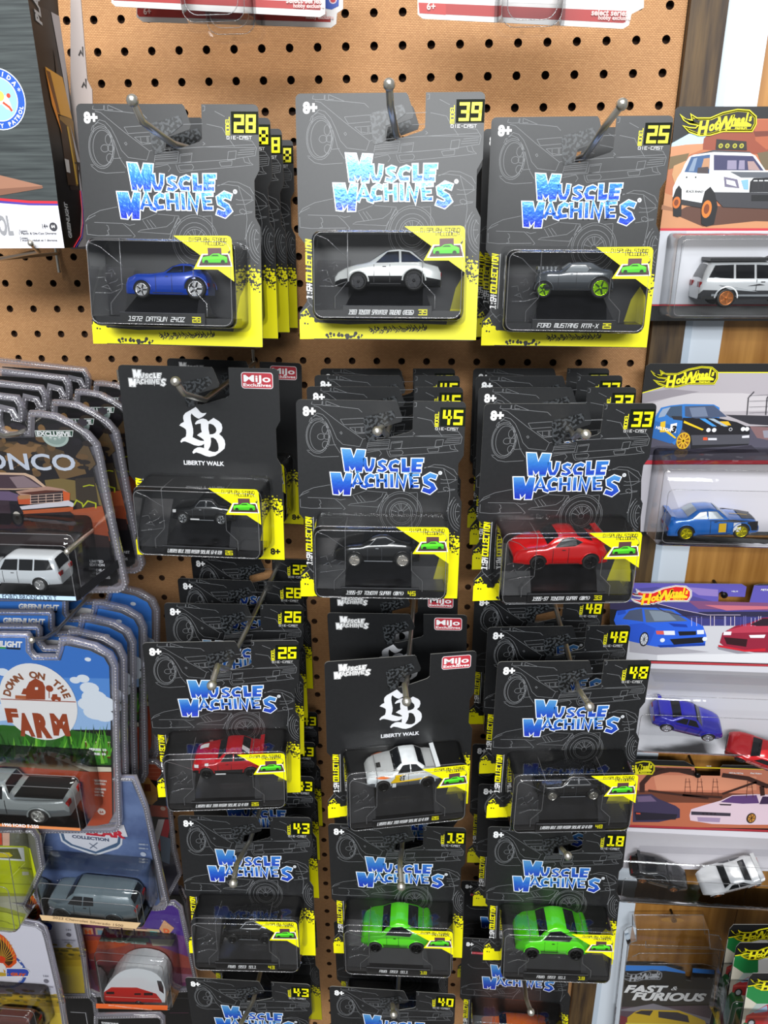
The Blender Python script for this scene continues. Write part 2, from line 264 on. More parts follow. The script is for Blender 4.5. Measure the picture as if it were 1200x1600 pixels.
def toycar(parent,kind,u0,u1,v0,wc,paint,rim='#9a9a9a',lip=None,hw=.205,glass='#17191c',lower=None,decals=(),top_decals=(),flip=False,pitch=0,yaw=0,spin=0,extra=None,name='toy_car',name_mm=False,stretch=1,bedm=None):
    """nose at u0; wheels stand on v0; centre plane wc"""
    D=CAR[kind]
    if name_mm: hw=D.get('hw',hw); stretch=D.get('sz',stretch)
    Ln=abs(u1-u0); N=34; mb=MB(); pm=mat(paint,.25,.15,1); gm=mat(glass,.12); lm=mat(lower,.3,0,.4) if lower else pm
    P=lambda x,z,y:(x*Ln,z*Ln*stretch,y*Ln)
    def hwx(x): return hw*(1-.22*abs(2*x-1)**5-(.05 if x<.12 else 0))
    def sec(x):
        W_=hwx(x); b=lerp(D['belt'],x); t=max(lerp(D['top'],x),b+.004); bo=D['bot']; inc=D['cab'][0]<x<D['cab'][1]
        wr=W_*(max(.66,.95-1.9*(t-b)) if inc else .93); half=[(W_*.86,bo),(W_*.97,bo+.012),(W_,bo+(b-bo)*.45),(W_*1.0,bo+(b-bo)*.8),(W_*.965,b),(wr,t-.012),(wr*.88,t-.002),(wr*.45,t+.006)]
        return half,wr
    xs=[0,.004]+[i/(N-1) for i in range(1,N-1)]+[.996,1]; rings=[]
    for i,x in enumerate(xs):
        h,_=sec(x); k=.88 if i in(0,len(xs)-1) else 1
        rings.append([P(x,z,-y*k) for y,z in h]+[P(x,z,y*k) for y,z in h[::-1]])
    n=16; vs=[p for r in rings for p in r]
    for part,mm in ((range(0,2),lm),(range(2,13),pm),(range(13,15),lm),(range(15,16),mat('#111'))):
        fs=[]
        for k in range(len(rings)-1):
            for i in part:
                j=(i+1)%n; fs.append((k*n+i,(k+1)*n+i,(k+1)*n+j,k*n+j))
        mb.raw(vs,fs,mm,True)
    mb.face(rings[0],pm); mb.face(rings[-1][::-1],pm)
    def side(pt,e=.006):       # point on the body side
        x,z=pt; W_=hwx(x); b=lerp(D['belt'],x); t=lerp(D['top'],x); (h,wr)=sec(x)
        if z<=b: y=lerp([(D['bot'],W_*.86),(D['bot']+.012,W_*.97),(D['bot']+(b-D['bot'])*.45,W_),(D['bot']+(b-D['bot'])*.8,W_),(b,W_*.965)],z)
        else: y=W_*.965+(wr-W_*.965)*min(1,(z-b)/max(.01,t-.012-b))
        return y+e
    def sidepoly(s,m,e=.006):
        pts=[tuple(map(float,a.split(','))) for a in s.split()]
        dn=[]
        for a,b in zip(pts,pts[1:]+pts[:1]): dn+=[(a[0]+(b[0]-a[0])*k/3,a[1]+(b[1]-a[1])*k/3) for k in range(3)]
        f=[P(x,z,side((x,z),e)) for x,z in dn]; g=[P(x,z,-side((x,z),e)) for x,z in dn]
        ar=sum(dn[i-1][0]*dn[i][1]-dn[i][0]*dn[i-1][1] for i in range(len(dn)))
        if ar<0: f=f[::-1]
        else: g=g[::-1]
        mb.face(f,m); mb.face(g,m)
    def topband(x0,x1,f0,f1,m,e=.004,n_=6):
        for i in range(n_):
            a,b=x0+(x1-x0)*i/n_,x0+(x1-x0)*(i+1)/n_
            q=[]
            for x in (a,b):
                _,wr=sec(x); t=lerp(D['top'],x)
                for k in range(5):
                    fr_=f0+(f1-f0)*k/4; q.append(P(x,(t+.008-.014*abs(fr_)**2.2)+e,-fr_*wr))
            for k in range(4): mb.face([q[k],q[5+k],q[6+k],q[k+1]],m)
    dk=sum(pm.node_tree.nodes['Principled BSDF'].inputs['Base Color'].default_value[:3])<.06; tm=mat('#8a8d92' if dk else '#1c1c1f',.3); dl=mat('#3c3f44' if dk else '#18181a',.5) if not dk else mat('#3c3f44',.4)
    for s in D['win']:
        q=P2(s); cx=sum(p[0] for p in q)/len(q); cz=sum(p[1] for p in q)/len(q)
        sidepoly(' '.join('%.4f,%.4f'%(cx+(x-cx)*1.07,cz+(z-cz)*1.1) for x,z in q),tm,.003); sidepoly(s,gm)
    for x in (D['wx'][0]+D['wr'][0]*1.5+.02,D['wx'][0]+.56*(D['wx'][1]-D['wx'][0])):
        t=lerp(D['belt'],x)-.006; sidepoly('%.4f,%.4f %.4f,%.4f %.4f,%.4f %.4f,%.4f'%(x,D['bot']+.03,x+.005,D['bot']+.03,x+.005,t,x,t),dl,.003)
    x=D['wx'][0]+.5*(D['wx'][1]-D['wx'][0]); t=lerp(D['belt'],x)-.03; sidepoly('%.3f,%.3f %.3f,%.3f %.3f,%.3f %.3f,%.3f'%(x-.035,t,x,t,x,t+.009,x-.035,t+.009),tm,.006)
    x=D['wx'][0]+D['wr'][0]*1.3; x2=D['wx'][1]-D['wr'][1]*1.3; sidepoly('%.3f,%.3f %.3f,%.3f %.3f,%.3f %.3f,%.3f'%(x,D['bot']+.015,x2,D['bot']+.015,x2,D['bot']+.024,x,D['bot']+.024),tm,.005)
    topband(D['ws'][0],D['ws'][1],-.86,.86,gm); topband(D['rw'][0],D['rw'][1],-.82,.82,gm)
    for c,s in decals: sidepoly(s,mat(c,.3),.009)
    for c,a,b,c0,c1 in top_decals: topband(a,b,c0,c1,mat(c,.3),.006)
    for x,r in zip(D['wx'],D['wr']):   # arches
        for sg in (1,-1):
            ring=[P(x+r*1.16*math.cos(math.pi*k/12),r+r*1.16*math.sin(math.pi*k/12)/stretch,sg*(side((min(.99,max(.01,x+r*1.16*math.cos(math.pi*k/12))),min(r+r*1.16*math.sin(math.pi*k/12),lerp(D['belt'],x))),.004))) for k in range(13)]
            ring=[(p[0],p[1],sg*max(abs(p[2]),hwx(x)*Ln*.97)) for p in ring]
            mb.face(ring if sg>0 else ring[::-1],mat('#070707',.8))
            mb.tube([(p[0],p[1],p[2]) for p in ring],.008*Ln,pm,6)
    b0=lerp(D['belt'],.02)
    for sg in(1,-1):               # lamps
        mb.sphere(P(.03,b0*.86,sg*hwx(.03)*.72),.022*Ln,mat('#d8d8d4',.1),10); mb.loft([[P(.985,lerp(D['belt'],.985)*k,sg*hwx(.98)*j) for k,j in ((.75,.5),(.75,.96),(.95,.96),(.95,.5))],[P(1.004,lerp(D['belt'],.985)*k,sg*hwx(.98)*j) for k,j in ((.75,.5),(.75,.9),(.95,.9),(.95,.5))]],mat('#8c0f0f',.2),sm=False)
    mb.loft([[P(x,z,y) for y,z in ((-.6*hw,b0*.45),(.6*hw,b0*.45),(.6*hw,b0*.75),(-.6*hw,b0*.75))] for x in (.0,-.004)],mat('#0c0c0c'),sm=False)
    if 'wing' in D:
        x,z=D['wing']; mb.loft([[P(x-.028,z,y),P(x+.03,z+.01,y),P(x+.03,z+.018,y),P(x-.028,z+.008,y)] for y in (-hw*.95,hw*.95)],pm,sm=False)
        for sg in(1,-1): mb.loft([[P(x-.02,lerp(D['top'],x)-.02,sg*hw*.7+k),P(x+.03,lerp(D['top'],x)-.02,sg*hw*.7+k),P(x+.02,z+.006,sg*hw*.7+k),P(x-.015,z+.004,sg*hw*.7+k)] for k in (-.008,.008)],pm,sm=False)
    if kind=='pickup': 
        mb.loft([[P(a,z,y) for a,y in ((.59,-hw*.8),(.97,-hw*.8),(.97,hw*.8),(.59,hw*.8))] for z in (.262,.272)],mat(bedm or '#0c0c0e'),sm=False)
    if extra: extra(mb,P,side,sec)
    o=mb.build('car_body',parent)
    M=Matrix.Translation(Vector(((u0 if not flip else u1)*.001,-wc*.001,v0*.001)))
    M=M@Matrix.Rotation(yaw,4,'Y')@Matrix.Rotation(pitch,4,'X')@Matrix.Rotation(spin,4,'Z')
    if flip: M=M@Matrix.Rotation(math.pi,4,'Z')
    o.matrix_local=M; o['label']=name
    rm=mat(rim,.3,.6); lp=mat(lip,.2,.9) if lip else rm; cache={}
    for x,r in zip(D['wx'],D['wr']):
        for sg in (1,-1):
            if r not in cache:
                wo=wheel_mesh(r*Ln,.085*Ln,rm,lp).build('wheel',o); cache[r]=wo.data
            else: wo=bpy.data.objects.new('wheel',cache[r]); col.objects.link(wo); wo.parent=o
            y=(hwx(x)-.033)*sg
            wo.matrix_local=Matrix.Translation(Vector((x*Ln*.001,-y*Ln*.001,r*Ln*.001)))@(Matrix.Rotation(math.pi,4,'Z') if sg<0 else Matrix.Identity(4))
    return o
# ---------------------------------------------------------------- the setting
def struct(mb,name):
    o=mb.build(name); o.matrix_world=Matrix.Translation(W2B((0,0,0))); o['kind']='structure'; return o
PEG,n_,l_,b_=nodes('pegboard')
tc=n_.new('ShaderNodeTexCoord'); br=n_.new('ShaderNodeTexBrick'); br.inputs['Scale'].default_value=1; br.inputs['Brick Width'].default_value=.0026; br.inputs['Row Height'].default_value=.0013; br.inputs['Mortar Size'].default_value=.00018; br.inputs['Mortar Smooth'].default_value=.6
mp=n_.new('ShaderNodeMapping'); mp.inputs['Rotation'].default_value=(math.pi/2,0,0); l_.new(tc.outputs['Object'],mp.inputs[0]); l_.new(mp.outputs[0],br.inputs['Vector'])
br.inputs['Color1'].default_value=s2l('#c29160'); br.inputs['Color2'].default_value=s2l('#b48354'); br.inputs['Mortar'].default_value=s2l('#8a6038')
nz=n_.new('ShaderNodeTexNoise'); nz.inputs['Scale'].default_value=9; nz.inputs['Detail'].default_value=8; l_.new(tc.outputs['Object'],nz.inputs['Vector'])
mr=n_.new('ShaderNodeMapRange'); mr.inputs[3].default_value=.82; mr.inputs[4].default_value=1.16; l_.new(nz.outputs[0],mr.inputs[0])
mm_=n_.new('ShaderNodeMixRGB'); mm_.blend_type='MULTIPLY'; mm_.inputs[0].default_value=1; l_.new(br.outputs['Color'],mm_.inputs[1]); l_.new(mr.outputs[0],mm_.inputs[2]); l_.new(mm_.outputs[0],b_.inputs['Base Color'])
bp=n_.new('ShaderNodeBump'); bp.inputs['Strength'].default_value=.5; bp.inputs['Distance'].default_value=.0004; l_.new(br.outputs['Fac'],bp.inputs['Height']); bp.invert=True; l_.new(bp.outputs[0],b_.inputs['Normal'])
b_.inputs['Roughness'].default_value=.62
HOLE=mat('#4a2f1c',.8)
def board(name,r0,r1):
    mb=MB(); g=25.4; hr=3.55
    for r in range(r0,r1):
        for c in range(-19,11):
            cx,cy=c*g,-r*g; ring=[];sq=[]
            for k in range(16):
                a=k*math.pi/8; x,y=math.cos(a),math.sin(a); ring.append((cx+hr*x,cy+hr*y)); s_=g/2/max(abs(x),abs(y)); ex=cx+s_*x
                if c==10: ex=min(ex,cx+14.5) if x<=0 else cx+(ex-cx)*14.5/12.7
                sq.append((ex,cy+s_*y))
            vs=[(p[0],p[1],0) for p in ring]+[(p[0],p[1],0) for p in sq]; mb.raw(vs,[(k,16+k,16+(k+1)%16,(k+1)%16) for k in range(16)],PEG)
            vs=[(p[0],p[1],0) for p in ring]+[(p[0],p[1],-5) for p in ring]; mb.raw(vs,[(k,(k+1)%16,16+(k+1)%16,16+k) for k in range(16)],HOLE,True)
    struct(mb,name)
board('wall_back',-4,15)
board('wall_back_lower',15,56)
mb=MB(); mb.prism([(-500,110),(270,110),(270,-1440),(-500,-1440)],-16,-9,mat('#3a2415',.9)); struct(mb,'wall_back_panel')
POST=noisemat('dark_stained_wood','#2c1d0f','#5b4526',26,.6,.4,(6,1,.5),6); PLANK=noisemat('varnished_plank_wood','#8a5a24','#b98543',16,.35,.15,(5,1,.35),5,(.3,.7))
TRIMW=mat('#d5dde6',.4)
mb=MB(); mb.prism([(269,110),(300,110),(300,-1440),(269,-1440)],-12,9,POST); struct(mb,'trim_1')
mb=MB(); mb.prism([(300.5,110),(338,110),(338,-1440),(300.5,-1440)],-12,2,TRIMW); mb.prism([(300.5,110),(308,110),(308,-1440),(300.5,-1440)],2.1,5,mat('#bcc9d6',.4)); struct(mb,'trim_2')
mb=MB()
for i,(a,b) in enumerate(((338.5,470),(471,600))): mb.prism([(a,110),(b,110),(b,-1440),(a,-1440)],-12,-1,PLANK)
for y in (-40,-330,-610): mb.disc(372,y,5,-.8,mat('#5a3414',.6),12,8)
struct(mb,'wall_right_plank')
mb=MB()
for px,py in ((1133,82),(1134,90)):
    p=at(px,py,3); mb.lathe_w(p.x,p.y,[(1.2,1),(2.2,3),(1.6,4)],mat('#c8ccd0',.3,.5),8)
struct(mb,'trim_3')
mb=MB(); mb.loft([[(-1500,-1750,z),(1500,-1750,z),(1500,-1758,z),(-1500,-1758,z)] for z in (-20,3600)],mat('#6a6560',.5),sm=False); struct(mb,'floor')
# ---------------------------------------------------------------- the carded cars of the middle stacks
Q={'28':(-133.2,-66.4,181.6,-0.111,0.003,-0.018),'39':(26.29,-61.39,178.7,-0.113,0.011,-0.004),'25':(166.4,-73.34,135.8,-0.032,-0.016,-0.007),'45':(20.03,-276,195.1,-0.046,0.058,-0.012),'45b':(18.55,-276.2,142.1,0,0,0.006),'45c':(16.7,-276.6,89.68,0,0,0.005),'45d':(12.97,-281,32,0,0,0.009),'33':(165.6,-275.3,200.4,0.015,0.124,-0.015),'33b':(164.5,-277.3,131.7,-0.020,0.052,0.003),'33c':(164.2,-277.4,80.35,0.025,0.067,0.001),'33d':(163.7,-281.1,23.28,0.0,0.058,-0.001),'LB':(-131.2,-255,172.7,-0.021,0.008,-0.017),'26':(-117.9,-483.2,219,0.022,0.153,-0.035),'26b':(-127.4,-487.6,142.9,-0.050,0.089,-0.026),'26c':(-139.2,-495.2,76.58,0,0,-0.006),'26d':(-142.9,-495.4,20.06,0,0,-0.005),'LB23':(38.02,-494.9,213.1,0.004,0.223,-0.012),'LB23b':(29.25,-492.8,142.1,0,0,0.019),'48':(186.1,-497.1,206.6,0,0.115,-0.015),'48b':(180.4,-495.2,151.1,0.016,0.107,-0.007),'43':(-118.3,-694.4,197.7,-0.098,0.045,0.007),'18L':(33.49,-688,206,-0.017,0.022,0.008),'18R':(188.3,-695.8,190.2,-0.054,0.024,0.009),'43e':(-122.2,-887.4,225,0,0.005,0.01),'40':(29.25,-900.1,214.8,0,0.004,0.0),'28b':(-136.2,-69.22,129.8,0,0,-0.017),'28c':(-138.5,-71.94,75.21,0,0,-0.008),'28d':(-140,-74.96,18,0,0,-0.018),'LBb':(-135.1,-271.4,49.88,0,0,-0.029),'LB23c':(22.03,-502.7,77.74,0,0.001,0.0),'48c':(172.3,-508.6,66.79,0.06,0.015,-0.005),'18Rc':(175.9,-678.6,90,0,0,-0.003),'18Lb':(27.26,-703.7,133.8,0,0.002,0.01),'43d':(-135.3,-678,46.8,0,0,0.005),'43f':(-131.4,-902.9,133.2,0,0.004,0.01),'40b':(22.98,-899.4,135.3,0,0.004,0.01),'or':(172.1,-940.2,112.7,-.05,0.004,0.0),'orb':(171.4,-912.5,55,0,0.003,0.0),'39b':(28,-63,125,-.03,0,0),'25b':(163,-75,76,0,0,0),'25c':(160,-76,24,0,0,0)}
def topr(x,y,z): p=at(x,y,z); return (p.x-66.5,p.y,z,0,0,0)
Q['43b']=topr(490,1214,146); Q['43c']=topr(492,1160.5,96); p=at(748,1225,140); Q['18Rb']=(p.x+66.5,p.y,140,0,0,0)
F45=Frame(Q['45']); K5=lambda x,y,w=0:F45.px(455+x/4.2857,615+y/4.2857,w); K2=lambda x,y,w=0:F45.px(455+x/4.2857,780+y/4.2857,w)
FLB=Frame(Q['LB']); KL=lambda x,y,w=0:FLB.px(180+x/4,550+y/4,w)
def corner(u,v,r,a0): return [(u+r*math.cos(math.radians(a)),v+r*math.sin(math.radians(a))) for a in (a0,a0+30,a0+60,a0+90)]
OUT=corner(-63,-3.5,3.5,90)[::-1]+[(11.5,0),(12.9,-1.5),(17.2,-13.5),(16.3,-16.5),(4,-20.5),(-1,-22),(-2.5,-31),(1,-31.3),(23,-24.5),(25.2,-22.5),(25.4,0)]+corner(63,-3.5,3.5,0)[::-1]+[(66.5,-43),(62.6,-50),(62.8,-75),(66.5,-82)]+corner(64,-166,2.5,270)[::-1]+corner(-64,-166,2.5,180)[::-1]+[(-66.5,-149),(-60.9,-141),(-60.9,-101),(-66.3,-94)]
def P2(s): return [tuple(map(float,a.split(','))) for a in s.split()]
LET=[('p','337,368 398,372 418,432 440,374 497,378 474,526 432,526 428,490 408,516 388,484 392,522 360,520'),('s',24,'492,432 496,480 510,512 530,512 544,484 550,434'),('s',20,'636,458 612,450 590,460 592,474 622,492 630,506 610,520 578,512'),('s',23,'722,462 700,452 672,462 660,486 672,512 716,512'),('p','738,434 768,434 768,495 796,492 794,528 740,528'),('p','806,434 886,434 884,458 840,460 840,472 874,472 872,490 838,490 836,504 870,504 868,528 803,530'),
('p','262,528 330,530 348,590 368,532 408,534 395,678 350,678 352,640 330,668 315,640 320,676 282,672'),('s',20,'410,626 444,540 476,618 504,628'),('s',12,'424,600 476,602'),('s',23,'556,556 530,546 506,562 500,592 516,616 552,612'),('s',21,'576,538 580,626'),('s',21,'634,538 636,628'),('s',16,'578,582 636,582'),('s',23,'672,538 674,628'),('s',21,'708,630 712,540 752,626 768,540'),('s',22,'796,536 806,628'),('s',18,'796,546 858,544'),('s',15,'806,584 846,582'),('s',19,'800,620 854,620'),('s',32,'972,560 932,546 898,566 902,590 942,612 954,634 926,656 880,640')]
def mmlogo(mb,mp_,s,fill,white,dark,w0,reg=True):
    for lay,(add,m) in enumerate(((26,dark),(12,white),(0,fill))):
        if m is None: continue
        w_=w0+lay*.05
        for L_ in LET:
            if L_[0]=='p':
                pts=[mp_(*q) for q in P2(L_[1])]; mb.poly(pts,w_,m)
                if add: mb.stroke(pts,add*s,w_,m,True)
            else:
                pts=[mp_(*q) for q in P2(L_[2])]; mb.stroke(pts,(L_[1]+add)*s,w_,m,cap=(add/2)*s)
    if reg:
        c=mp_(998,531); mb.disc(*c,14*s,w0+.1,mat('#c9ccd0'),14); mb.text('R',c[0],c[1]-5*s,15*s,w0+.15,BLACK)
def clip(pts):
    o=[];cur=[]
    for p in pts:
        ok=-66<p[0]<(66 if not(-83<p[1]<-42) else 62.3) and p[1]<-.3 and not (12<p[0]<25.8 and p[1]>-23) and not(-2<p[0]<25 and -31<p[1]<-20.5)
        if ok: cur.append(p)
        else:
            if len(cur)>1:o.append(cur)
            cur=[]
    if len(cur)>1:o.append(cur)
    return o
LA5='''33,85 210,78 330,88 450,102 735,105|330,88 235,50|210,78 212,50|232,50 232,75 265,75|140,52 135,70 160,75 205,75 207,50|450,102 475,125 735,125|150,82 185,90 330,200 480,305 500,300 820,285 1140,292|328,172 460,165 500,165|328,172 352,208 500,200|390,228 520,222 530,262 440,268 390,228|428,230 430,255 470,262 468,228|475,228 478,262 520,258|640,210 740,205 738,245 680,255 640,210|700,160 820,158|845,160 940,180 960,215|820,100 960,215 1010,285|820,90 900,90 960,120|825,60 840,60 838,85 825,88|1050,245 1120,255 1145,292 1135,335 1090,340 980,355 500,380|500,310 515,318 660,308 660,315|480,305 460,355|515,318 505,372 650,365 660,315|512,330 655,322|510,340 652,333|508,352 650,345|670,325 745,318 735,365 665,372 670,325|675,332 738,326|500,395 590,380 605,400 590,420|655,385 740,380 750,395 740,410 665,412 655,385|970,312 1020,308 1010,355 962,358 970,312|1040,305 1135,300|1030,318 1130,312|1025,330 1128,325|910,368 990,362 985,388 920,392 910,368|1090,345 1100,370 1118,385 1010,395 760,412 660,425|1060,345 1068,370 1100,378|640,380 650,410 662,425|800,262 815,258 828,268 815,275 800,262|325,260 335,255 342,265 335,272 325,260|40,240 100,250|40,352 105,378 125,380|250,345 300,342|40,450 70,452|120,190 130,165 165,145 205,160 232,195 262,250 290,340 330,400|130,205 140,160 175,130 210,140 245,175 275,230 305,300 345,340 460,355|110,385 150,415 200,425 320,420|820,285 1130,275|55,690 80,660 150,630 250,612|65,680 110,660 120,655|50,700 110,695 290,702 330,735 362,770 350,778 50,778|60,705 62,760 130,768 340,768|185,710 195,715 200,735 190,740 198,762 180,765|250,612 400,600|300,702 330,712 365,705|415,685 450,735|440,682 475,728|460,682 495,722|380,690 500,650 640,662 640,670 580,760 380,748 400,738 560,720 605,690 615,665|570,795 600,730 650,690 640,670|600,730 635,670|790,665 845,662|890,500 960,475 1020,480 1090,510 1112,545|890,495 940,490 1020,500 1100,560 1100,575 1020,578 1000,572|1110,575 1060,600 1000,600|1020,500 1045,580 1060,640 1062,680 1045,790|845,665 845,790|1020,645 1020,630 1040,625 1060,640 1050,655 1020,645|980,660 1095,645|1062,640 1098,640|1110,600 1118,640 1085,700 1040,790|930,600 975,605'''
def ell(cx,cy,rx,ry,a0=0,a1=360,n=26): return [(cx+rx*math.cos(math.radians(a0+(a1-a0)*i/n)),cy+ry*math.sin(math.radians(a0+(a1-a0)*i/n))) for i in range(n+1)]
EL5=[(180,282,81,118),(180,282,74,108),(188,285,62,98),(200,288,24,20),(238,288,20,18),(224,240,18,28),(228,342,20,24),(735,800,142,145),(735,800,132,132),(735,800,103,102),(735,800,78,78),(735,800,66,66),(735,800,18,18),(1150,800,100,130),(1150,800,82,112),(1150,800,66,95),(1150,800,52,78)]
LT5='735,782 720,738|725,785 690,745|745,782 780,738|750,790 795,760|718,795 672,780|740,782 735,736|1130,760 1108,735|1140,740 1130,705|1125,790 1095,790|1128,812 1105,850'
CC_={}
def numbox(mb,t,K=K5):
    a=K(1000,92);b=K(1163,220); mb.poly([a,(b[0],a[1]),b,(a[0],b[1])],.1,mat('#0a1206',.6,0,0,.15))
    a=K(1014,208); mb.tech(t,a[0]+.7,a[1]+.9,9.9,.16,YEL,wd=17,th=.205,sl=.04,gr=.62)
    a=K(990,220); mb.tech('MODEL',a[0]-.6,a[1],2.6,.16,YELD,wd=12,rot=math.pi/2,th=.2)
    a=K(966,243); mb.tech('DIE-CAST',*a,1.9,.16,mat('#c8c8c8'),wd=18.5,th=.2)
def backing(kind,num):
    k=(kind,num)
    if k in CC_: return CC_[k]
    mb=MB(); mb.prism(OUT,-.6,0,BLK,CARDEDGE)
    if kind=='mm':
        for ln in LA5.split('|')+LT5.split('|'):
            for c in clip([K5(*p) for p in P2(ln)]): mb.stroke(c,.27,.05,LINE)
        for e in EL5:
            for c in clip([K5(*p) for p in ell(*e)]): mb.stroke(c,.27,.05,LINE)
        mmlogo(mb,K5,.1167,LOGO,mat('#e9eef6',.35),mat('#25262a',.4),.12); numbox(mb,num)
        a=K5(78,142); mb.text('8+',a[0],a[1]-.4,9.8,.1,WHT,'l',bold=.05,sx=.95)
        if num=='40':
            a=K5(64,205);b=K5(330,330)
    elif kind=='or':
        for ln in LA5.split('|'):
            for c in clip([K5(*p) for p in P2(ln)]): mb.stroke(c,.27,.05,LINE)
        mmlogo(mb,K5,.1167,LOGO,mat('#e9eef6',.35),mat('#25262a',.4),.12); numbox(mb,num); a=K5(78,142); mb.text('8+',a[0],a[1],8,.1,WHT,'l',bold=.05)
        mijo(mb,-54,-34,-22,-22.5)
    else:
        f=lambda x,y:KL(80+(x-250)*250/765,100+(y-340)*120/350)
        mmlogo(mb,f,.038,WHT,BLACK,mat('#dcdcdc'),.12,False)
        wl=mat('#d9dade',.4)
        k2=lambda x,y:FLB.px(270+x/12,625+y/12)
        for g in ('430,130 460,160 520,230 560,248 600,245 635,240 600,285 540,325 490,350 450,335 400,300 350,250 337,290 340,360 360,450 382,540 385,620 372,695 440,730 520,762 592,768 592,820 540,850 480,860 400,845 300,800 230,775 190,778 160,800 142,775 175,725 245,685 255,620 250,560 235,540 190,510 122,475 160,435 210,410 195,340 200,290 240,240 330,190','415,440 450,390 520,355 570,345 630,365 668,402 672,450 670,540 690,640 712,700 718,780 705,860 665,940 600,905 588,895 590,820 590,768 575,740 530,705 455,660 490,630 545,600 530,540 525,440 470,445 430,460','655,412 668,400 765,335 870,400 915,450 930,520 915,590 868,638 860,700 705,705 690,645 750,640 800,615 820,570 805,515 760,465 705,443 670,450','868,636 930,690 970,750 985,830 970,910 900,970 790,1045 690,1065 620,1050 520,1005 440,980 400,1000 385,1008 368,975 400,925 460,890 510,885 600,905 665,940 740,970 800,975 850,950 862,900 850,820 810,740 760,705 705,700 690,645'): mb.poly([k2(*p) for p in P2(g)],.14+len(g)*1e-5,wl)
        a=KL(430,705);b=KL(682,705); mb.fit('LIBERTY WALK',a[0],b[0],a[1]+.3,5.2,.12,wl,bold=.03)
        a=KL(795,230);b=KL(980,130); mijo(mb,a[0],b[0],b[1]-.5,a[1]+1)
        a=(54,-163); mb.text('8+',a[0],a[1],8,.3,BLACK,'l',bold=.05)
    yb=[(66.4,-117),(64,-119),(62,-117.5),(59,-121),(57,-119.5),(54,-124),(50,-131),(44,-157),(10,-156),(-30,-157.5),(-55,-156),(-58,-152),(-61,-146),(-65.5,-149.5),(-66.3,-168),(66.3,-168)]
    mb.poly(yb,.08,YEL)
    mb.poly([K2(*p) for p in P2('62,548 85,530 110,545 125,532 150,540 150,650 65,650')],.09,YEL)
    r=random.Random(3)
    for i in range(90):
        u=r.uniform(56.5,66); v=-119+r.gauss(0,4); s_=r.uniform(.25,1); mb.disc(u,v,s_,.1+i*.0006,YEL if v>-119.5 else BLK,6)
    for i in range(46):
        u=-14+i*.95; v=-161.5+.05*i+r.uniform(-1.6,1.6); mb.stroke([(u,v-1.5),(u+r.uniform(.6,1.6),v),(u+r.uniform(-.5,.5),v+1.4)],r.uniform(.35,.8),.17+i*.0006,BLK)
    for i in range(30): mb.disc(r.uniform(-46,-18),-165.6+r.gauss(0,.9),r.uniform(.4,1.6),.17+i*.0006,BLK,6)
    for i in range(26): mb.disc(r.uniform(-65,-50),-152+r.gauss(0,3.2),r.uniform(.3,1.3),.17+i*.0006,BLK,6)
    a=K2(132,452);b=K2(132,400); mb.tech('1:64',-56.4,-139,4.2,.12,WHT,wd=11,rot=math.pi/2,th=.2,sl=.15)
    mb.tech('COLLECTION',-56.4,-127,4.4,.12,YEL,wd=30,rot=math.pi/2,th=.24,sl=.15)
    mb.stroke([(-54.6,-139),(-54.6,-97)],.35,.1,WHT)
    for s in ('-60,-102 -54,-97','-60,-141 -56,-146 -50,-142','-66,-150 -58,-143 -52,-150','-60,-101 -60,-141'): mb.stroke(P2(s),.25,.06,LINE)
    # mottled reinforcement patch around the hang slot
    mb.poly([(-13.7,-14.5),(-12,-12.8),(8.5,-7.6),(10.5,-9),(11.3,-13.4),(3,-19.4),(-2.5,-21.3),(-3.4,-31.5),(-10.5,-33.4),(-11.6,-32)],.35,FOILP)
    CC_[k]=mb; return mb
def mijo(mb,u0,u1,v1,v0):
    mb.poly(rrect(u0-.6,v0-.6,u1+.6,v1+.6,2.4),.1,mat('#d9cdd0')); mb.poly(rrect(u0,v0,u1,v1,2),.14,mat('#b5303c'))
    h=v1-v0; mb.fit('MiJo',u0+1.4,u1-1.4,v0+h*.42,h*.62,.18,WHT,bold=.025); mb.fit('Exclusives',u0+1,u1-1,v0+h*.1,h*.3,.18,WHT,bold=.02)
SH={}
def shared(key,name,par,fn,mw=None):
    if key in SH: o=bpy.data.objects.new(name,SH[key]); col.objects.link(o); o.parent=par
    else: o=fn().build(name,par); SH[key]=o.data
    return o
BD=36
def blister_mesh():
    mb=MB(); shell(mb,-52.5,-155,56,-93,BD,6,CLEAR,1.1,.9,2.2)
    e=lambda *p:[(a,b,c) for a,b,c in p]
    f=BD-.5
    for pts in ([(-26,-94,f),(-26,-128,f),(-35,-138,f),(-35,-146,f)],[(26,-112,f),(26,-128,f),(35,-137,f),(35,-146,f)],[(-48,-97,f),(-40,-100,f),(-27,-112,f-6)],[(-46,-131,f),(-36,-131,f-4),(-27,-128,f)],[(-26,-94,f),(-26,-94,8)],[(26,-94,f),(26,-94,8)]): mb.tube(pts,.32,EDGE,5)
    for u0,u1,a in ((-51,-26.5,1),(26.5,54.5,-1)):      # side pockets of the formed tray
        g=(u1-u0); t=[(u0,-96,BD-3),(u1 if a>0 else u0,-96,BD-3)]
        mb.raw([(u0,-129,24),(u1,-129,24),(u1,-146,33),(u0,-146,33)],[(0,3,2,1)],SOOT); mb.raw([(u0,-129,24),(u1,-129,24),(u1,-112,8),(u0,-112,8)],[(0,1,2,3)],SOOT)
    r=random.Random(5)
    for i in range(7):
        a=-44+r.uniform(-3,12); b=-114-r.uniform(0,14); mb.tube([(a,b,BD-6),(a+r.uniform(2,5),b+r.uniform(-2,2),BD-8),(a+r.uniform(3,6),b+r.uniform(-4,4),BD-9)],.28,EDGE,4)
    return mb
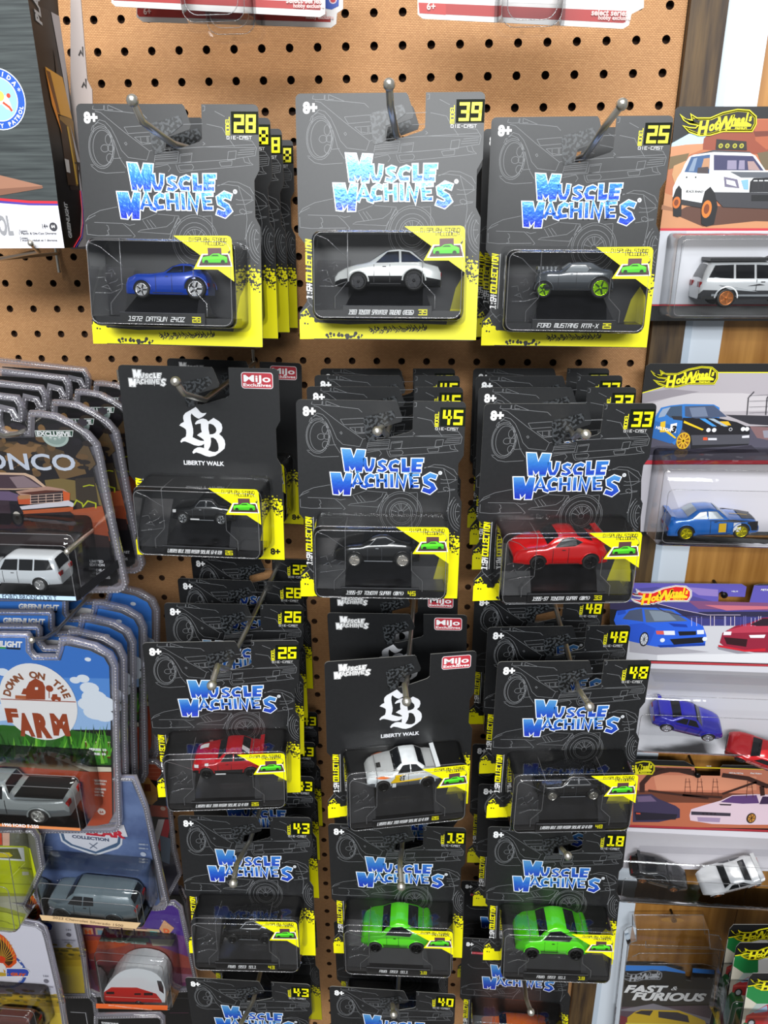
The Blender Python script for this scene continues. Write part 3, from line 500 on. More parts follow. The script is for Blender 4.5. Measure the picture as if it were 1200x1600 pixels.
def stand_mesh():
    mb=MB(); w1=BD-1
    mb.prism([(-49,-152.4),(53,-152.4),(53,-147.2),(-49,-147.2)],8,w1-2.5,STAND)
    mb.prism([(-29.5,-152.6),(33,-152.6),(33,-144.4),(-29.5,-144.4)],8,w1-.6,STAND)
    mb.raw([(-22,-128,9),(26,-128,9),(33,-146.5,w1-3),(-29.5,-146.5,w1-3),(-22,-134,6),(26,-134,6),(33,-152,6),(-29.5,-152,6)],[(0,3,2,1),(0,4,7,3),(1,2,6,5)],STAND)
    mb.raw([(-22,-128,9),(26,-128,9),(26,-132,2),(-22,-132,2)],[(0,1,2,3)],STAND)
    for p in ([(-29.5,-144.2,w1-.5),(33,-144.2,w1-.5)],): mb.tube(p,.3,mat('#55565a',.3),5)
    return mb
def sticker_mesh():
    mb=MB(); k=lambda x,y:K2(x,y,BD); w_=BD+.12
    mb.poly([k(*p) for p in P2('700,186 1030,188 1048,194 1056,210 1056,432 960,368 812,366 860,292')],w_,YEL)
    mb.poly([k(*p) for p in P2('832,352 868,285 1034,282 1050,352')],w_+.05,WHT); mb.poly([k(*p) for p in P2('845,347 876,290 1028,288 1043,347')],w_+.09,mat('#4a2c2e'))
    mb.poly([k(*p) for p in P2('905,252 990,252 990,292 905,292')],w_+.1,mat('#54363a'))
    g='#4fd01c'
    mb.poly([k(*p) for p in P2('868,325 870,305 890,298 915,296 935,284 975,282 990,292 1008,296 1022,305 1022,330 1000,336 885,338 872,334')],w_+.14,mat('#3fae18'))
    mb.poly([k(*p) for p in P2('870,318 872,303 915,298 935,285 972,283 990,294 1020,302 1020,310 960,312')],w_+.17,mat('#5be02a'))
    mb.poly([k(*p) for p in P2('918,298 936,288 965,288 975,298')],w_+.2,mat('#2b5a1a'))
    for x in (893,994): mb.disc(*k(x,328),1.5,w_+.2,mat('#16240f'),10)
    mb.stroke([k(872,334),(k(1020,334))],.8,w_+.22,mat('#1e3a12'))
    a,b=k(795,217),k(1030,217); mb.tech('DISPLAY STAND',a[0],a[1],2.5,w_+.12,mat('#26230a'),wd=b[0]-a[0],th=.17)
    a,b=k(880,237),k(1030,237); mb.tech('INCLUDED!',a[0],a[1],2.5,w_+.12,mat('#26230a'),wd=b[0]-a[0],th=.17)
    mb.poly([k(*p) for p in P2('1045,255 1042,275 1032,288 1028,270 1036,272')],w_+.12,mat('#2a260c'))
    return mb
def package(key,kind,num,label,group,plate=None,car=None,bare=False):
    fr=Frame(Q[key]); o=root('carded_toy_car',fr,label,'carded toy car',group)
    kk=('back',kind,num); shared(kk,'backing_card',o,lambda:backing(kind,num))
    shared('bl','blister',o,blister_mesh); shared('st','display_stand',o,stand_mesh); s=shared('sk','sticker',o,sticker_mesh); s['label']='yellow sticker showing a green car'
    if plate:
        mb=MB(); mb.poly([(-28.5,-151.2),(32,-151.2),(32,-145.6),(-28.5,-145.6)],BD-1.5,BLACK); n=len(plate); wd=min(46,n*2.6); sl=.25
        mb.tech(plate,1-wd/2-3.5,-149.9,2.9,BD-1.3,WHT,wd=wd,sl=sl,th=.17); mb.tech(num,24,-150,3.3,BD-1.3,YEL,wd=6.4,th=.24)
        p=mb.build('name_plate',o)
    if car:
        car=dict(car); k_=car.pop('kind'); x0,x1,y=car.pop('at'); s_,ox,oy=car.pop('crop'); wc=car.pop('wc',17)
        a=fr.px(ox+x0/s_,oy+y/s_,wc+13); b=fr.px(ox+x1/s_,oy+y/s_,wc+13)
        toycar(o,k_,a[0],b[0],a[1],wc,name_mm='hw' not in car,**car)
    return o
def segs(c,x,z,w,h,d):
    q=lambda a,b,e,f:(c,'%.4f,%.4f %.4f,%.4f %.4f,%.4f %.4f,%.4f'%(x+a*w,z+b*h,x+e*w,z+b*h,x+e*w,z+f*h,x+a*w,z+f*h)); t=.2
    S={'t':q(0,1-t,1,1),'m':q(0,.5-t/2,1,.5+t/2),'b':q(0,0,1,t),'1':q(0,.5,.3,1),'2':q(.7,.5,1,1),'3':q(0,0,.3,.5),'4':q(.7,0,1,.5)}
    return [S[k] for k in d]
LW=[('#e9e9e9','.33,.065 .47,.065 .47,.085 .33,.085'),('#ddd','.04,.15 .1,.16 .1,.2 .04,.19')]
def st(key,k,n,l,g,**a): return package(key,k,n,l,g,**a)
G28='number 28 carded cars';G25='number 25 carded cars';G39='number 39 carded cars';G45='number 45 carded cars';G33='number 33 carded cars';G26='number 26 carded cars';G48='number 48 carded cars';G43='number 43 carded cars';G18='number 18 carded cars';GLB='black cards with the white LB emblem'
st('28','mm','28','front grey-black card number 28 holding a metallic blue sports coupe',G28,plate='1972 DATSUN 240Z',car=dict(kind='datsun',crop=(3.53,120,350),at=(262,716,408),paint='#1544b4',rim='#1a1a1c',lip='#dcdcdc',top_decals=(),name='metallic blue coupe with chrome-lipped wheels'))
st('39','mm','39','card number 39 with the sparkling foil title and a white hatchback inside',G39,plate='1983 TOYOTA SPRINTER TRUENO (AE86)',car=dict(kind='ae86',crop=(3.871,460,340),at=(242,884,441),paint='#dfe2e0',rim='#1a1a1c',lip='#38383a',lower='#141416',name='white hatchback with black lower body'))
def blower(mb,P,side,sec):
    m=mat('#b9bcc0',.2,.9)
    for i in range(5):
        for s in (-.06,.06): mb.loft([[P(.03+i*.055+.02*math.cos(a),z,s+.02*math.sin(a)) for a in [k*math.pi/3 for k in range(6)]] for z in (.33,.395)],m,sm=False)
    mb.loft([[P(x,z,y) for y,z in ((-.09,.33),(-.09,.36),(.09,.36),(.09,.33))] for x in (.01,.29)],mat('#3a3d40',.3,.6),sm=False)
st('25','mm','25','card number 25 with a dark grey muscle car on bright green wheels',G25,plate='FORD MUSTANG RTR-X',car=dict(kind='muscle',crop=(4,730,370),at=(428,912,384),paint='#50555a',rim='#1e3a16',lip='#a5e21c',lower='#3a3d41',glass='#8d9397',extra=blower,name='dark grey muscle car with lime green rims'))
st('45','mm','45','front card number 45 holding a glossy black sports coupe',G45,plate='1995-97 TOYOTA SUPRA (MK4)',car=dict(kind='supra',crop=(4.2857,455,780),at=(285,860,440),paint='#121315',rim='#b9b2a8',lip='#d9d4cc',name='glossy black coupe'))
st('33','mm','33','front card number 33 holding a bright red sports coupe with rear wing',G33,plate='1995-97 TOYOTA SUPRA (MK4)',car=dict(kind='supra',crop=(3.75,720,550),at=(305,852,1268),paint='#d31316',rim='#1b1b1d',lip='#3a3a3c',name='bright red coupe'))
st('LB','lb','26','tilted black LB card with a black race coupe, left column second row',GLB,plate='LIBERTY WALK 1999 NISSAN SKYLINE GT-R R34',car=dict(kind='skyline',crop=(4,180,550),at=(345,740,1068),paint='#151618',rim='#141415',lip='#b9bbbd',decals=LW,name='black race coupe with white lettering'))
st('26','mm','26','front card number 26 holding a red race coupe with black skirts',G26,plate='LIBERTY WALK 1999 NISSAN SKYLINE GT-R R34',car=dict(kind='skyline',crop=(3.81,210,860),at=(345,778,1348),paint='#b80f1c',rim='#111',lip='#2a2a2a',lower='#121214',decals=LW+[('#e8e8e8','.19,.2 .24,.2 .24,.235 .19,.23')],top_decals=(('#e4e4e4',.08,.2,.35,.75),('#e4e4e4',.69,.79,-.6,-.2)),name='red race coupe with white lettering'))
st('LB23','lb','26','front LB card with a white and yellow race coupe numbered 23',GLB,plate='LIBERTY WALK 1999 NISSAN SKYLINE GT-R R34',car=dict(kind='skyline',crop=(4,480,900),at=(375,830,1342),paint='#dfe5e8',rim='#151515',lip='#252525',lower='#55585c',decals=[('#f0c400','.3,.13 .36,.13 .67,.14 .97,.2 .975,.238 .38,.236 .36,.19'),('#e06a10','.1,.2 .22,.19 .32,.21 .2,.225'),('#e8ecee','.33,.055 .38,.055 .38,.12 .33,.12')]+segs('#2c2416',.43,.155,.026,.06,'t2m3b')+segs('#2c2416',.465,.155,.026,.06,'t2m4b'),top_decals=(('#222',.14,.2,-.3,.1),),name='white race coupe with yellow side band'))
st('48','mm','48','front card number 48 holding a matte black race coupe',G48,plate='LIBERTY WALK 1999 NISSAN SKYLINE GT-R R34',car=dict(kind='skyline',crop=(3.903,730,900),at=(425,838,1362),paint='#151618',rim='#8d8a82',lip='#c5c2ba',decals=[('#9a9a9a','.4,.242 .75,.247 .75,.252 .4,.247')],name='black race coupe with silver wheels'))
st('43','mm','43','card number 43 with a black sports car, fourth row left column',G43,plate='RWB 993 911',car=dict(kind='porsche',crop=(4.323,250,1230),at=(415,800,1040),paint='#121315',rim='#151515',lip='#3a3a3c',name='black sports car'))
gd=[('#1d4a12','.32,.105 .55,.105 .55,.125 .32,.125')]
st('18L','mm','18','card number 18 with a bright green sports car, middle column',G18,plate='RWB 993 911',car=dict(kind='porsche',crop=(2.4,490,1250),at=(178,445,548),paint='#4fc914',rim='#1c1c1c',lip='#1c1c1c',decals=gd,name='bright green sports car'))
st('18R','mm','18','card number 18 with a bright green sports car, right column',G18,plate='RWB 993 911',car=dict(kind='porsche',crop=(2.4,490,1250),at=(755,1040,570),paint='#4fc914',rim='#1c1c1c',lip='#1c1c1c',decals=gd,name='bright green sports car'))
st('or','or','36','card with a red exclusives badge and an orange car, lowest in the right column','cards with an orange car',car=dict(kind='suv',crop=(6,700,1380),at=(320,965,1560),paint='#f2741f',rim='#151515',hw=.3,stretch=.85,name='orange car seen from above'))
st('43e','mm','43','front card cut by the photo bottom edge in the left column',G43); st('40','mm','40','front card cut by the photo bottom edge in the middle column','number 40 carded cars')
for k,kd,n,l,g in (('28b','mm','28','card directly behind the metallic blue coupe card, top row',G28),('28c','mm','28','third card from the front on the hook of the metallic blue coupe',G28),('28d','mm','28','rearmost card of the metallic blue coupe stack, farthest right',G28),
 ('39b','mm','39','card hidden right behind the sparkling foil title card',G39),('25b','mm','25','card behind the green-wheeled muscle car, its left edge showing',G25),('25c','mm','25','rearmost card behind the green-wheeled muscle car, thin dark edge showing',G25),
 ('45b','mm','45','second card from the front above the glossy black coupe',G45),('45c','mm','45','third card from the front above the glossy black coupe',G45),('45d','mm','45','rearmost card above the glossy black coupe, against the pegboard',G45),
 ('33b','mm','33','second card from the front above the bright red coupe',G33),('33c','mm','33','third card from the front above the bright red coupe',G33),('33d','mm','33','rearmost card above the bright red coupe, against the pegboard',G33),
 ('LBb','lb','26','black LB card behind the tilted one, badge showing at its right',GLB),('26b','mm','26','second card from the front above the red race coupe with black skirts',G26),('26c','mm','26','third card from the front above the red race coupe with black skirts',G26),('26d','mm','26','rearmost and highest card above the red race coupe with black skirts',G26),
 ('LB23b','lb','26','black LB card directly behind the white race coupe card',GLB),('LB23c','lb','26','rearmost LB card, just under the black coupe card number 45',GLB),('48b','mm','48','second card from the front above the matte black race coupe',G48),('48c','mm','48','card of the matte black race coupe stack just under the bright red coupe',G48),
 ('43b','mm','43','card directly under the red race coupe, behind the fourth row left card',G43),('43c','mm','43','third card of the fourth row left stack, only its right edge showing',G43),('43d','mm','43','rearmost card of the fourth row left stack, only its right edge showing',G43),
 ('18Lb','mm','18','card behind the green car card of the middle column',G18),('18Rb','mm','18','card directly behind the right green car card',G18),('18Rc','mm','18','rearmost card behind the right green car card',G18),
 ('43f','mm','43','card whose blue title shows just under the black sports car, left column',G43),('40b','mm','40','card whose blue title shows under the middle green sports car','number 40 carded cars'),('orb','or','36','badge card behind the orange car card','cards with an orange car')):
    o=st(k,kd,n,l,g)
# ---------------------------------------------------------------- hooks
def hook(path,label,r=2.4,rb=3.9,mt=STEEL,plate=True):
    p0=Vector(path[0]); o=bpy.data.objects.new('peg_hook',None); col.objects.link(o); o.location=W2B(p0); props(o,label,'peg hook','metal peg hooks')
    rel=[tuple(Vector(p)-p0) for p in path]
    mb=MB(); mb.tube(rel,r,mt,10); mb.build('rod',o)
    mb=MB(); mb.sphere(rel[-1],rb,mt,16); mb.build('ball_tip',o)
    mb=MB(); mb.tube([(0,14,3.2),(0,10,3.2),(0,-18,3.2)],1.6,mt,8); mb.tube([(0,12,3.2),(0,12.7,-7)],1.5,mt,8); mb.build('back_bracket',o)
def hk(key,tip,z2,mid,label,**k):       # straight out of the board through the slot of the front card, then bent up to the ball
    fr=Frame(Q[key]); s=fr.o+fr.R@Vector((5,-26.5,0)); e=at(*mid); t=at(*tip)
    hook([(s.x,s.y,2),(s.x,s.y,s.z*.5),(s.x,s.y,s.z+2),(e.x*.5+s.x*.5,e.y*.5+s.y*.5,e.z*.5+s.z*.5+2),tuple(e),tuple(t*.5+e*.5),tuple(t)],label,**k)
hk('28',(207,157,245),0,(222,190,238),'bent steel hook with ball tip through card number 28')
hk('39',(608,132,236),0,(610,165,226),'steel hook with ball tip pointing up at card number 39')
hk('25',(972,163,222),0,(945,198,212),'steel hook leaning right through card number 25')
hk('LB',(274.5,596,232),0,(287,615,226),'short hook with ball tip on the tilted LB card')
hk('45',(589.5,674,240),0,(596,668,222),'steel hook end seen straight on at card number 45')
hk('33',(915,679,250),0,(905,674,235),'steel hook with bright ball at card number 33')
hk('26',(331,1071,300),0,(340,1040,282),'long steel hook running down over the red race coupe card')
hk('LB23',(635.5,1096,275),0,(632,1070,258),'long steel hook over the white LB emblem of the lowest LB card')
hk('48',(921,1104,275),0,(906,1080,258),'long steel hook through card number 48')
hk('43',(364.5,1380,290),0,(370,1350,270),'long steel hook in front of card number 43, fourth row')
hk('18L',(627,1385,280),0,(625,1350,262),'steel hook over the title of the middle green car card')
hk('18R',(887,1337,235),0,(877,1326,226),'short curved hook on the right green car card')
hk('43e',(372,1640,290),0,(376,1600,270),'steel hook crossing the bottom card of the left column')
hk('40',(615,1585,250),0,(613,1570,240),'steel hook with small ball tip on the bottom card of the middle column')
hk('or',(829.5,1581,215),0,(822,1560,200),'dark steel hook above the orange car')
# ---------------------------------------------------------------- packages at the left and right edges
def fr_at(cx,cy,z,pitch=0,yaw=0,roll=0): p=at(cx,cy,z); return Frame((p.x,p.y,z,pitch,yaw,roll))
def boxshell(o,fr,cr,pts,d,grow=3,r=5,m=None,name='blister',gt=None):
    (a,b)=[fr.px(x,y,d) for x,y in cr(pts)]; u0,u1=sorted((a[0],b[0])); v0,v1=sorted((a[1],b[1]))
    mb=MB(); shell(mb,u0-grow,v0-grow,u1+grow,v1+(gt or grow),d,r,m or CLEAR,grow/2.6,(gt or grow)/2.6,2); mb.build(name,o); return u0,u1,v0,v1
def flat(o,fr,cr,outline,items,name='backing_card',base='#141415',edge=None,w0=.1,extra=None,th=.7):
    mb=MB(); mb.prism([fr.px(x,y) for x,y in cr(outline)],-th,0,mat(base) if isinstance(base,str) else base,edge or CARDEDGE)
    if items: art(mb,fr,cr,items,w0)
    if extra: extra(mb,lambda x,y,w=0:fr.px(*cr('%g,%g'%(x,y))[0],w))
    return mb.build(name,o)
FL='238,145 290,195 370,205 352,140 410,180 560,180 700,120 860,85 990,95 1060,160 1060,240 1020,315 700,315 560,355 440,360 330,320 270,265 330,285 400,290 440,250 330,230 270,190'
def hwlogo(mb,K,sx,sy,ox,oy,w,fill,line,letters,s):
    """flame badge: canonical drawing scaled into the card"""
    k=lambda x,y:K(ox+(x-238)*sx,oy+(y-85)*sy)
    pts=[k(*p) for p in P2(FL)]; mb.poly(pts,w,mat(line)); mb.stroke(pts,s*1.1,w,mat(line),True); mb.poly([k(*p) for p in P2('262,175 300,215 375,222 378,180 430,196 570,196 705,136 860,102 985,112 1042,168 1042,236 1008,298 705,298 560,338 445,345 345,305 310,290 400,300 455,250 430,232 330,215')],w+.04,mat(fill))
    lm=mat(letters)
    for c,x,y,h in (('H',480,350,150),('o',575,310,105),('t',632,300,120),('W',730,300,150),('h',815,255,120),('e',868,232,90),('e',918,225,85),('l',962,215,100),('s',1000,205,75)):
        a=k(x,y); b=k(x,y-h); mb.text(c.upper() if c in 'HW' else c,a[0],a[1],(b[1]-a[1])*1.35,w+.08,lm,shear=.25,bold=.05,rot=.12,sx=.8)
    mb.poly([k(*p) for p in P2('700,300 860,225 960,215 1015,245 1005,268 790,268 780,300')],w+.06,lm); a=k(895,298); b=k(895,275); mb.text('PREMIUM',a[0],a[1],(b[1]-a[1])*1.5,w+.08,lm,bold=.03)
    return
CA,C7,C5,C4,C3=crop(2.553,730,0),crop(7.06,1030,160),crop(4.445,980,540),crop(4.615,940,880),crop(3.72,940,1170)
# white off-road wagon card
fr=fr_at(1130,330,30); o=root('carded_toy_car',fr,'card showing a white off-road wagon in a red canyon, top right','carded toy car','wide premium car cards')
def ex(mb,K):
    hwlogo(mb,K,1,1,238,85,.9,'#171208','#e8e020','#e8e020',1.6)
    for i,x in enumerate((675,748,830,905)): mb.disc(*K(x,480),1.9,.92,mat('#b8b43c'),12); mb.disc(*K(x,480),1.1,.95,mat('#6d6a2a'),10)
    a=K(290,995);b=K(480,1000); mb.fit('BLACK RHINO',a[0],b[0],a[1],2.6,.95,mat('#333'),shear=.3,bold=.02,rot=-.04)
    for x in (300,400): mb.disc(*K(x,825),.7,.95,mat('#333'),8)
    mb.stroke([K(x,y) for x,y in ((1000,990),(1010,880),(1040,845),(1400,840))],1.6,.95,mat('#1e1e22'))
    for x in (1090,1150,1210,1270): mb.stroke([K(x,850),K(x,960)],1,.95,mat('#2e2e32'))
    a=K(20,1770); mb.text("'05 TOYOTA LAND CRUISER PRADO",a[0],a[1],4.4,.95,WHT,'l',shear=.25,bold=.03)
pic='#b9704a:140,450 330,345 1060,180 1800,180 1800,1390 10,1390 60,1000|#b9d9ee:140,450 330,345 560,355 520,400 480,455 300,470 130,500|#8f4630:520,370 1060,200 1800,200 1800,640 950,560 480,520 490,400|#a85a3c:1040,190 1800,190 1800,420 1180,520 1060,420|#6f3527:1040,320 1800,300 1800,340 1060,380|#c88a62:130,490 300,465 480,455 480,520 330,580 120,600|#74603f:120,600 330,560 300,640 170,720 100,740|#c9976a:160,700 300,640 240,760 170,900 140,800|#6b5c44:1080,560 1300,520 1800,560 1800,760 1150,740|#c48a62:60,1000 150,1030 500,1180 1800,1180 1800,1390 10,1390|#5a3a2e:150,1230 480,1370 1060,1310 1800,1330 1800,1170 500,1140 300,1150|#9a6a4c:30,1130 140,1160 150,1200 20,1180|#4a4a50:350,585 600,525 1000,545 1010,560 370,600|#eceef0:600,548 380,578 330,600 280,680 240,770 200,830 150,940 145,1040 240,1075 470,1115 600,995 980,1005 1800,1005 1800,760 1170,750 1060,590 1000,558|#2a2622:630,405 960,430 965,530 620,520|#3a5a86:350,602 560,575 550,785 275,768|#b98a68:490,620 555,612 550,730 460,735|#8295ae:380,620 420,610 380,760 320,760|#3b3b5e:600,580 1030,592 1150,752 600,748|#8d86a0:750,640 850,640 850,740 745,740|#8d86a0:880,640 940,640 940,740 870,740|#a58a88:970,650 1040,650 1110,750 980,745|#463c3e:425,720 540,710 540,785 415,780|#5c6068:780,765 1200,770 1800,780 1800,835 900,828|#6f6a80:710,820 860,850 880,945 720,930|#dfe3ea:735,850 830,870 850,930 740,900|#7fb0dc:900,860 980,850 980,960 930,960|#28282c:1000,870 1800,870 1800,990 1000,990|#3b3b40:600,990 1800,1000 1800,1195 700,1155 610,1060|#18181b:1010,1020 1800,1020 1800,1090 1010,1090|#2c2c30:240,1070 470,1110 465,1165 240,1125|#18171a:150,1250 145,1060 180,960 215,915 245,960 240,1250 200,1265|#18171a:460,1340 460,1130 500,980 560,930 610,1000 640,1150 600,1340 520,1370|o#c96a26:152,1040 222,1170|o#d0762c:478,1080 560,1275|o#7a3a18:165,1070 205,1140|o#7a3a18:495,1120 540,1230|#c0303e:10,1388 1800,1388 1800,1416 5,1416|#d3d5dc:5,1416 1800,1416 1800,2225 -85,2225|#bfc2ca:5,1416 300,1416 150,2225 -85,2225|#c0303e:-85,2228 1800,2228 1800,2242 -85,2242'
flat(o,fr,C7,'180,80 205,52 240,45 1800,45 1800,2410 -120,2410 -120,2230 -10,1500 100,900',pic,extra=ex)
boxshell(o,fr,CA,'860,955 1500,1262',36,4,gt=5)
toycar(o,'suv',fr.px(1086,480,26)[0],fr.px(1262,480,26)[0],fr.px(1086,479,26)[1],16,'#dde0e2',rim='#a9683a',flip=True,lower='#3a3b3e',hw=.2,name='white off-road wagon with roof rack and bronze wheels',decals=[('#8f9498','.3,.1 .9,.1 .9,.12 .3,.12'),('#2c2c2e','.45,.2 .5,.21 .6,.19 .52,.195'),('#8b9094','.5,.14 .75,.16 .85,.2 .7,.18')],
 extra=lambda mb,P,side,sec:[mb.loft([[P(x,z,y) for y,z in ((-.13,.4),(-.13,.425),(.13,.425),(.13,.4))] for x in (.4,.93)],mat('#1d1d20'),sm=False),mb.tube([P(.42,.41,0),P(.38,.43,0),P(.34,.47,0)],1.2,mat('#2a2a2d'),8)])
# race saloon card
fr=fr_at(1130,720,30); o=root('carded_toy_car',fr,'card showing a blue and black race hatchback, yellow-wheeled car inside','carded toy car','wide premium car cards')
def ex(mb,K):
    hwlogo(mb,K,.56,.52,166,145,.9,'#171208','#e8e020','#e8e020',1)
    for x in (830,960): mb.stroke([K(x,480),K(x+10,360),K(x+50,318)],1,.9,mat('#3c3a40'))
    for y in (345,385,425,465): mb.stroke([K(845,y),K(1300,y-15)],.35,.9,mat('#55525a'))
    for x,y in ((562,585),(602,585),(802,578),(830,578)): mb.disc(*K(x,y),2.1,.92,mat('#e8e8ee'),12)
    mb.disc(*K(716,580),1.7,.92,mat('#c9c9d0'),12); mb.disc(*K(716,580),1.2,.94,mat('#202028'),12)
    a=K(318,600); mb.text('3',a[0],a[1],9,.93,BLACK,bold=.06,shear=.2)
    c=K(388,660); mb.disc(*c,6.7,.9,mat('#d7a81e'),22,8.7); mb.disc(*c,5.6,.92,mat('#8a5a18'),22,7.4)
    for k in range(10): a_=k*math.pi/5; mb.stroke([c,(c[0]+5.8*math.cos(a_),c[1]+7.8*math.sin(a_))],1.0,.94,mat('#e8b92a'))
    a=K(195,575); mb.text('HELTON',a[0],a[1],4,.93,WHT,'l',bold=.03,rot=-.2)
flat(o,fr,C5,'130,145 160,125 1500,125 1500,1318 95,1318 85,1000 105,330','#a8a2a8:105,330 300,272 600,272 625,190 1500,190 1500,560 100,560|#bdb8bc:110,420 400,330 800,330 1500,400 1500,440 110,470|#8d878e:105,330 300,300 500,320 105,400|#e2de20:105,325 300,268 300,274 105,332|#e2de20:620,183 1500,183 1500,190 620,190|#2e2c34:680,480 1500,500 1500,585 850,545|#4e4b5a:100,560 1500,580 1500,800 100,800|#7c5e60:850,560 1500,590 1500,760 900,640|#8c8a96:940,590 1100,580 1500,620 1500,650 950,640|#2f2c38:100,700 500,740 860,690 940,760 100,770|#5d5a68:100,760 960,740 1000,795 100,795|#2f74c0:190,500 235,430 300,415 400,405 600,408 640,430 640,520 400,520 360,620 330,690 260,640 200,620|#2562a8:185,520 340,560 360,640 300,680 170,640|#17161c:385,500 620,500 760,530 850,570 850,640 840,690 700,700 440,715 430,620 380,580|#3d5068:250,460 290,425 380,415 380,520 300,500|#44506a:400,420 600,415 690,492 480,505 400,490|#6c7890:430,430 540,425 560,490 450,495|#8fa0b8:225,470 245,440 300,425 260,490 215,500|#2a2a30:305,488 380,490 385,520 320,512|#e9c21e:395,520 530,580 520,588 390,535|#e9c21e:250,560 340,640 330,645 240,580|#dcb01c:640,525 700,525 720,552 650,555|#3f8fd4:500,505 540,505 620,560 590,560|#9fb0c0:560,505 600,505 700,560 670,560|#e9e9ec:300,545 345,535 335,605 295,600|#e0b820:230,530 265,522 260,600 225,600|#c0303e:100,795 1500,795 1500,822 98,822|#4a4a52:440,620 850,615 845,680 450,690|#d0cfd6:560,640 620,640 620,655 560,655|#d8512a:525,635 555,635 555,655 525,655|#d0cfd6:795,625 845,620 845,638 795,640|#d2cfd6:98,824 1500,824 1500,1290 90,1290|#bdbac2:98,824 240,824 420,1290 90,1290',extra=ex)
boxshell(o,fr,C5,'290,1000 1480,1400',40,8,gt=30)
toycar(o,'skyline',fr.px(1042,830,26)[0],fr.px(1183,830,26)[0],fr.px(1040,832,26)[1],18,'#1c6fcc',rim='#d8cc1c',lip='#d8cc1c',flip=True,yaw=-.07,glass='#a9b4bc',hw=.19,name='blue race saloon with yellow wheels',decals=[('#e8b820','.38,.09 .46,.09 .46,.2 .38,.2'),('#eee','.22,.09 .3,.09 .3,.2 .22,.2'),('#15151a','.02,.08 .18,.1 .14,.2 .02,.19'),('#15151a','.1,.2 .3,.205 .6,.24 .3,.235')],top_decals=(('#15181f',.03,.2,-.8,.8),('#e0b820',.1,.3,.1,.2)))
# blue and red pair card
fr=fr_at(1130,1040,30); o=root('carded_toy_car',fr,'two-car card with blue saloon and red coupe by a night bridge','carded toy car','wide premium car cards')
def ex(mb,K):
    hwlogo(mb,K,.56,.5,185,158,.9,'#d8201c','#f4f0f0','#f5d020',1)
    r=random.Random(2)
    for i in range(46): x=r.uniform(620,1700); mb.stroke([K(x,385+r.uniform(-10,10)),K(x,450)],.5,.9+i*.0005,mat(r.choice(('#c8c4e8','#8a86c8','#e8d8e0','#5a58a0'))))
    for c,rr in (((305,545),6.2),): mb.disc(*K(*c),4.8,.9,mat('#16161a'),20,9); mb.disc(*K(*c),3.8,.92,mat('#c8ccd4'),20,7.2); [mb.stroke([K(*c),(K(*c)[0]+3.8*math.cos(k*math.pi/5),K(*c)[1]+7*math.sin(k*math.pi/5))],.5,.94,mat('#3c4048')) for k in range(10)]
    for c in ((437,552),(742,543)): mb.disc(*K(*c),2.6,.93,mat('#dfe6f0'),14)
    mb.stroke([K(x,y) for x,y in ((330,280),(450,345),(620,385),(900,395))],1,.9,mat('#3a3450')); mb.stroke([K(x,y) for x,y in ((370,280),(560,330),(760,370),(1000,370))],.6,.9,mat('#c8b8d0'))
    a=K(935,205); mb.text('HBL99',a[0],a[1],2.4,.9,WHT,'l'); a=K(1145,195); mb.text('METAL/METAL',a[0],a[1],3,.9,WHT,'l',shear=.2,bold=.02)
flat(o,fr,C4,'60,140 1010,150 1045,170 1033,243 905,240 870,200 845,215 840,285 1062,298 1078,240 1100,160 1140,152 1800,152 1800,1275 60,1275','#5a52a8:60,140 1010,150 1045,170 1033,243 905,240 870,200 845,215 840,285 1062,298 1100,160 1800,152 1800,300 60,300|#4a468c:60,200 400,170 840,285 1800,330 1800,400 60,330|#8a76b8:600,170 840,190 840,240 700,230|#7a4a72:620,270 1800,300 1800,350 700,330|#c06a78:740,300 1200,310 1200,330 900,340|#2c2848:60,270 330,280 760,370 760,390 60,330|#3a3a78:600,380 1800,380 1800,450 600,450|#2a2844:700,350 1800,345 1800,385 700,385|#c6c6cc:60,445 600,450 1800,450 1800,740 60,690|#a2a0a8:200,560 780,640 400,660 200,640|#8e8c96:830,600 1300,690 1100,680 840,620|#dcdce0:400,660 1800,640 1800,730 400,700|#2a5fd6:88,410 110,340 175,335 250,318 420,320 520,335 640,410 730,450 755,520 745,590 500,605 390,600 335,590 200,560 100,440|#1e48b0:110,340 170,335 175,360 115,375|#2450c0:200,440 300,430 390,470 340,590 200,560|#46506a:150,400 200,340 290,325 300,420 230,410|#5a6472:305,330 500,340 620,415 320,425|#7c8896:340,340 470,345 540,410 380,415|#1a3a9a:480,430 610,440 620,460 520,455|#16161c:550,490 680,488 680,515 560,520|#14161c:490,545 730,530 735,570 520,585|#dfe4ec:445,485 525,485 528,515 450,515|#d85a50:390,485 445,485 448,512 395,510|#dfe4ec:685,480 735,478 738,508 688,510|#123a9c:400,590 745,575 745,592 420,605|#8e2038:850,570 870,500 960,450 1060,430 1160,390 1300,380 1800,400 1800,650 1100,640 900,610|#b43a50:900,480 1060,440 1400,450 1400,490 940,500|#2a1a28:1070,440 1160,395 1800,400 1800,440 1120,450|#301018:880,530 1050,545 1040,600 900,580|#e8e4ec:880,490 935,490 930,515 875,515|#e8e4ec:1060,515 1180,512 1170,535 1070,535|#c41f30:840,585 1030,620 1180,610 1180,630 1030,635 840,600|#b23a42:60,695 1800,742 1800,756 60,710|#cbcbd2:60,712 1800,758 1800,1270 60,1270|#bcbcc4:350,780 1800,830 1800,900 380,850',extra=ex)
boxshell(o,fr,C4,'285,1090 1700,1415',40,8,gt=34)
pr=fr.px
toycar(o,'skyline',pr(1014,1142,28)[0],pr(1128,1142,28)[0],pr(1020,1150,28)[1],16,'#2423b4',rim='#d4d4dc',lip='#d4d4dc',flip=True,yaw=.22,pitch=.35,hw=.2,name='blue saloon with white wheels')
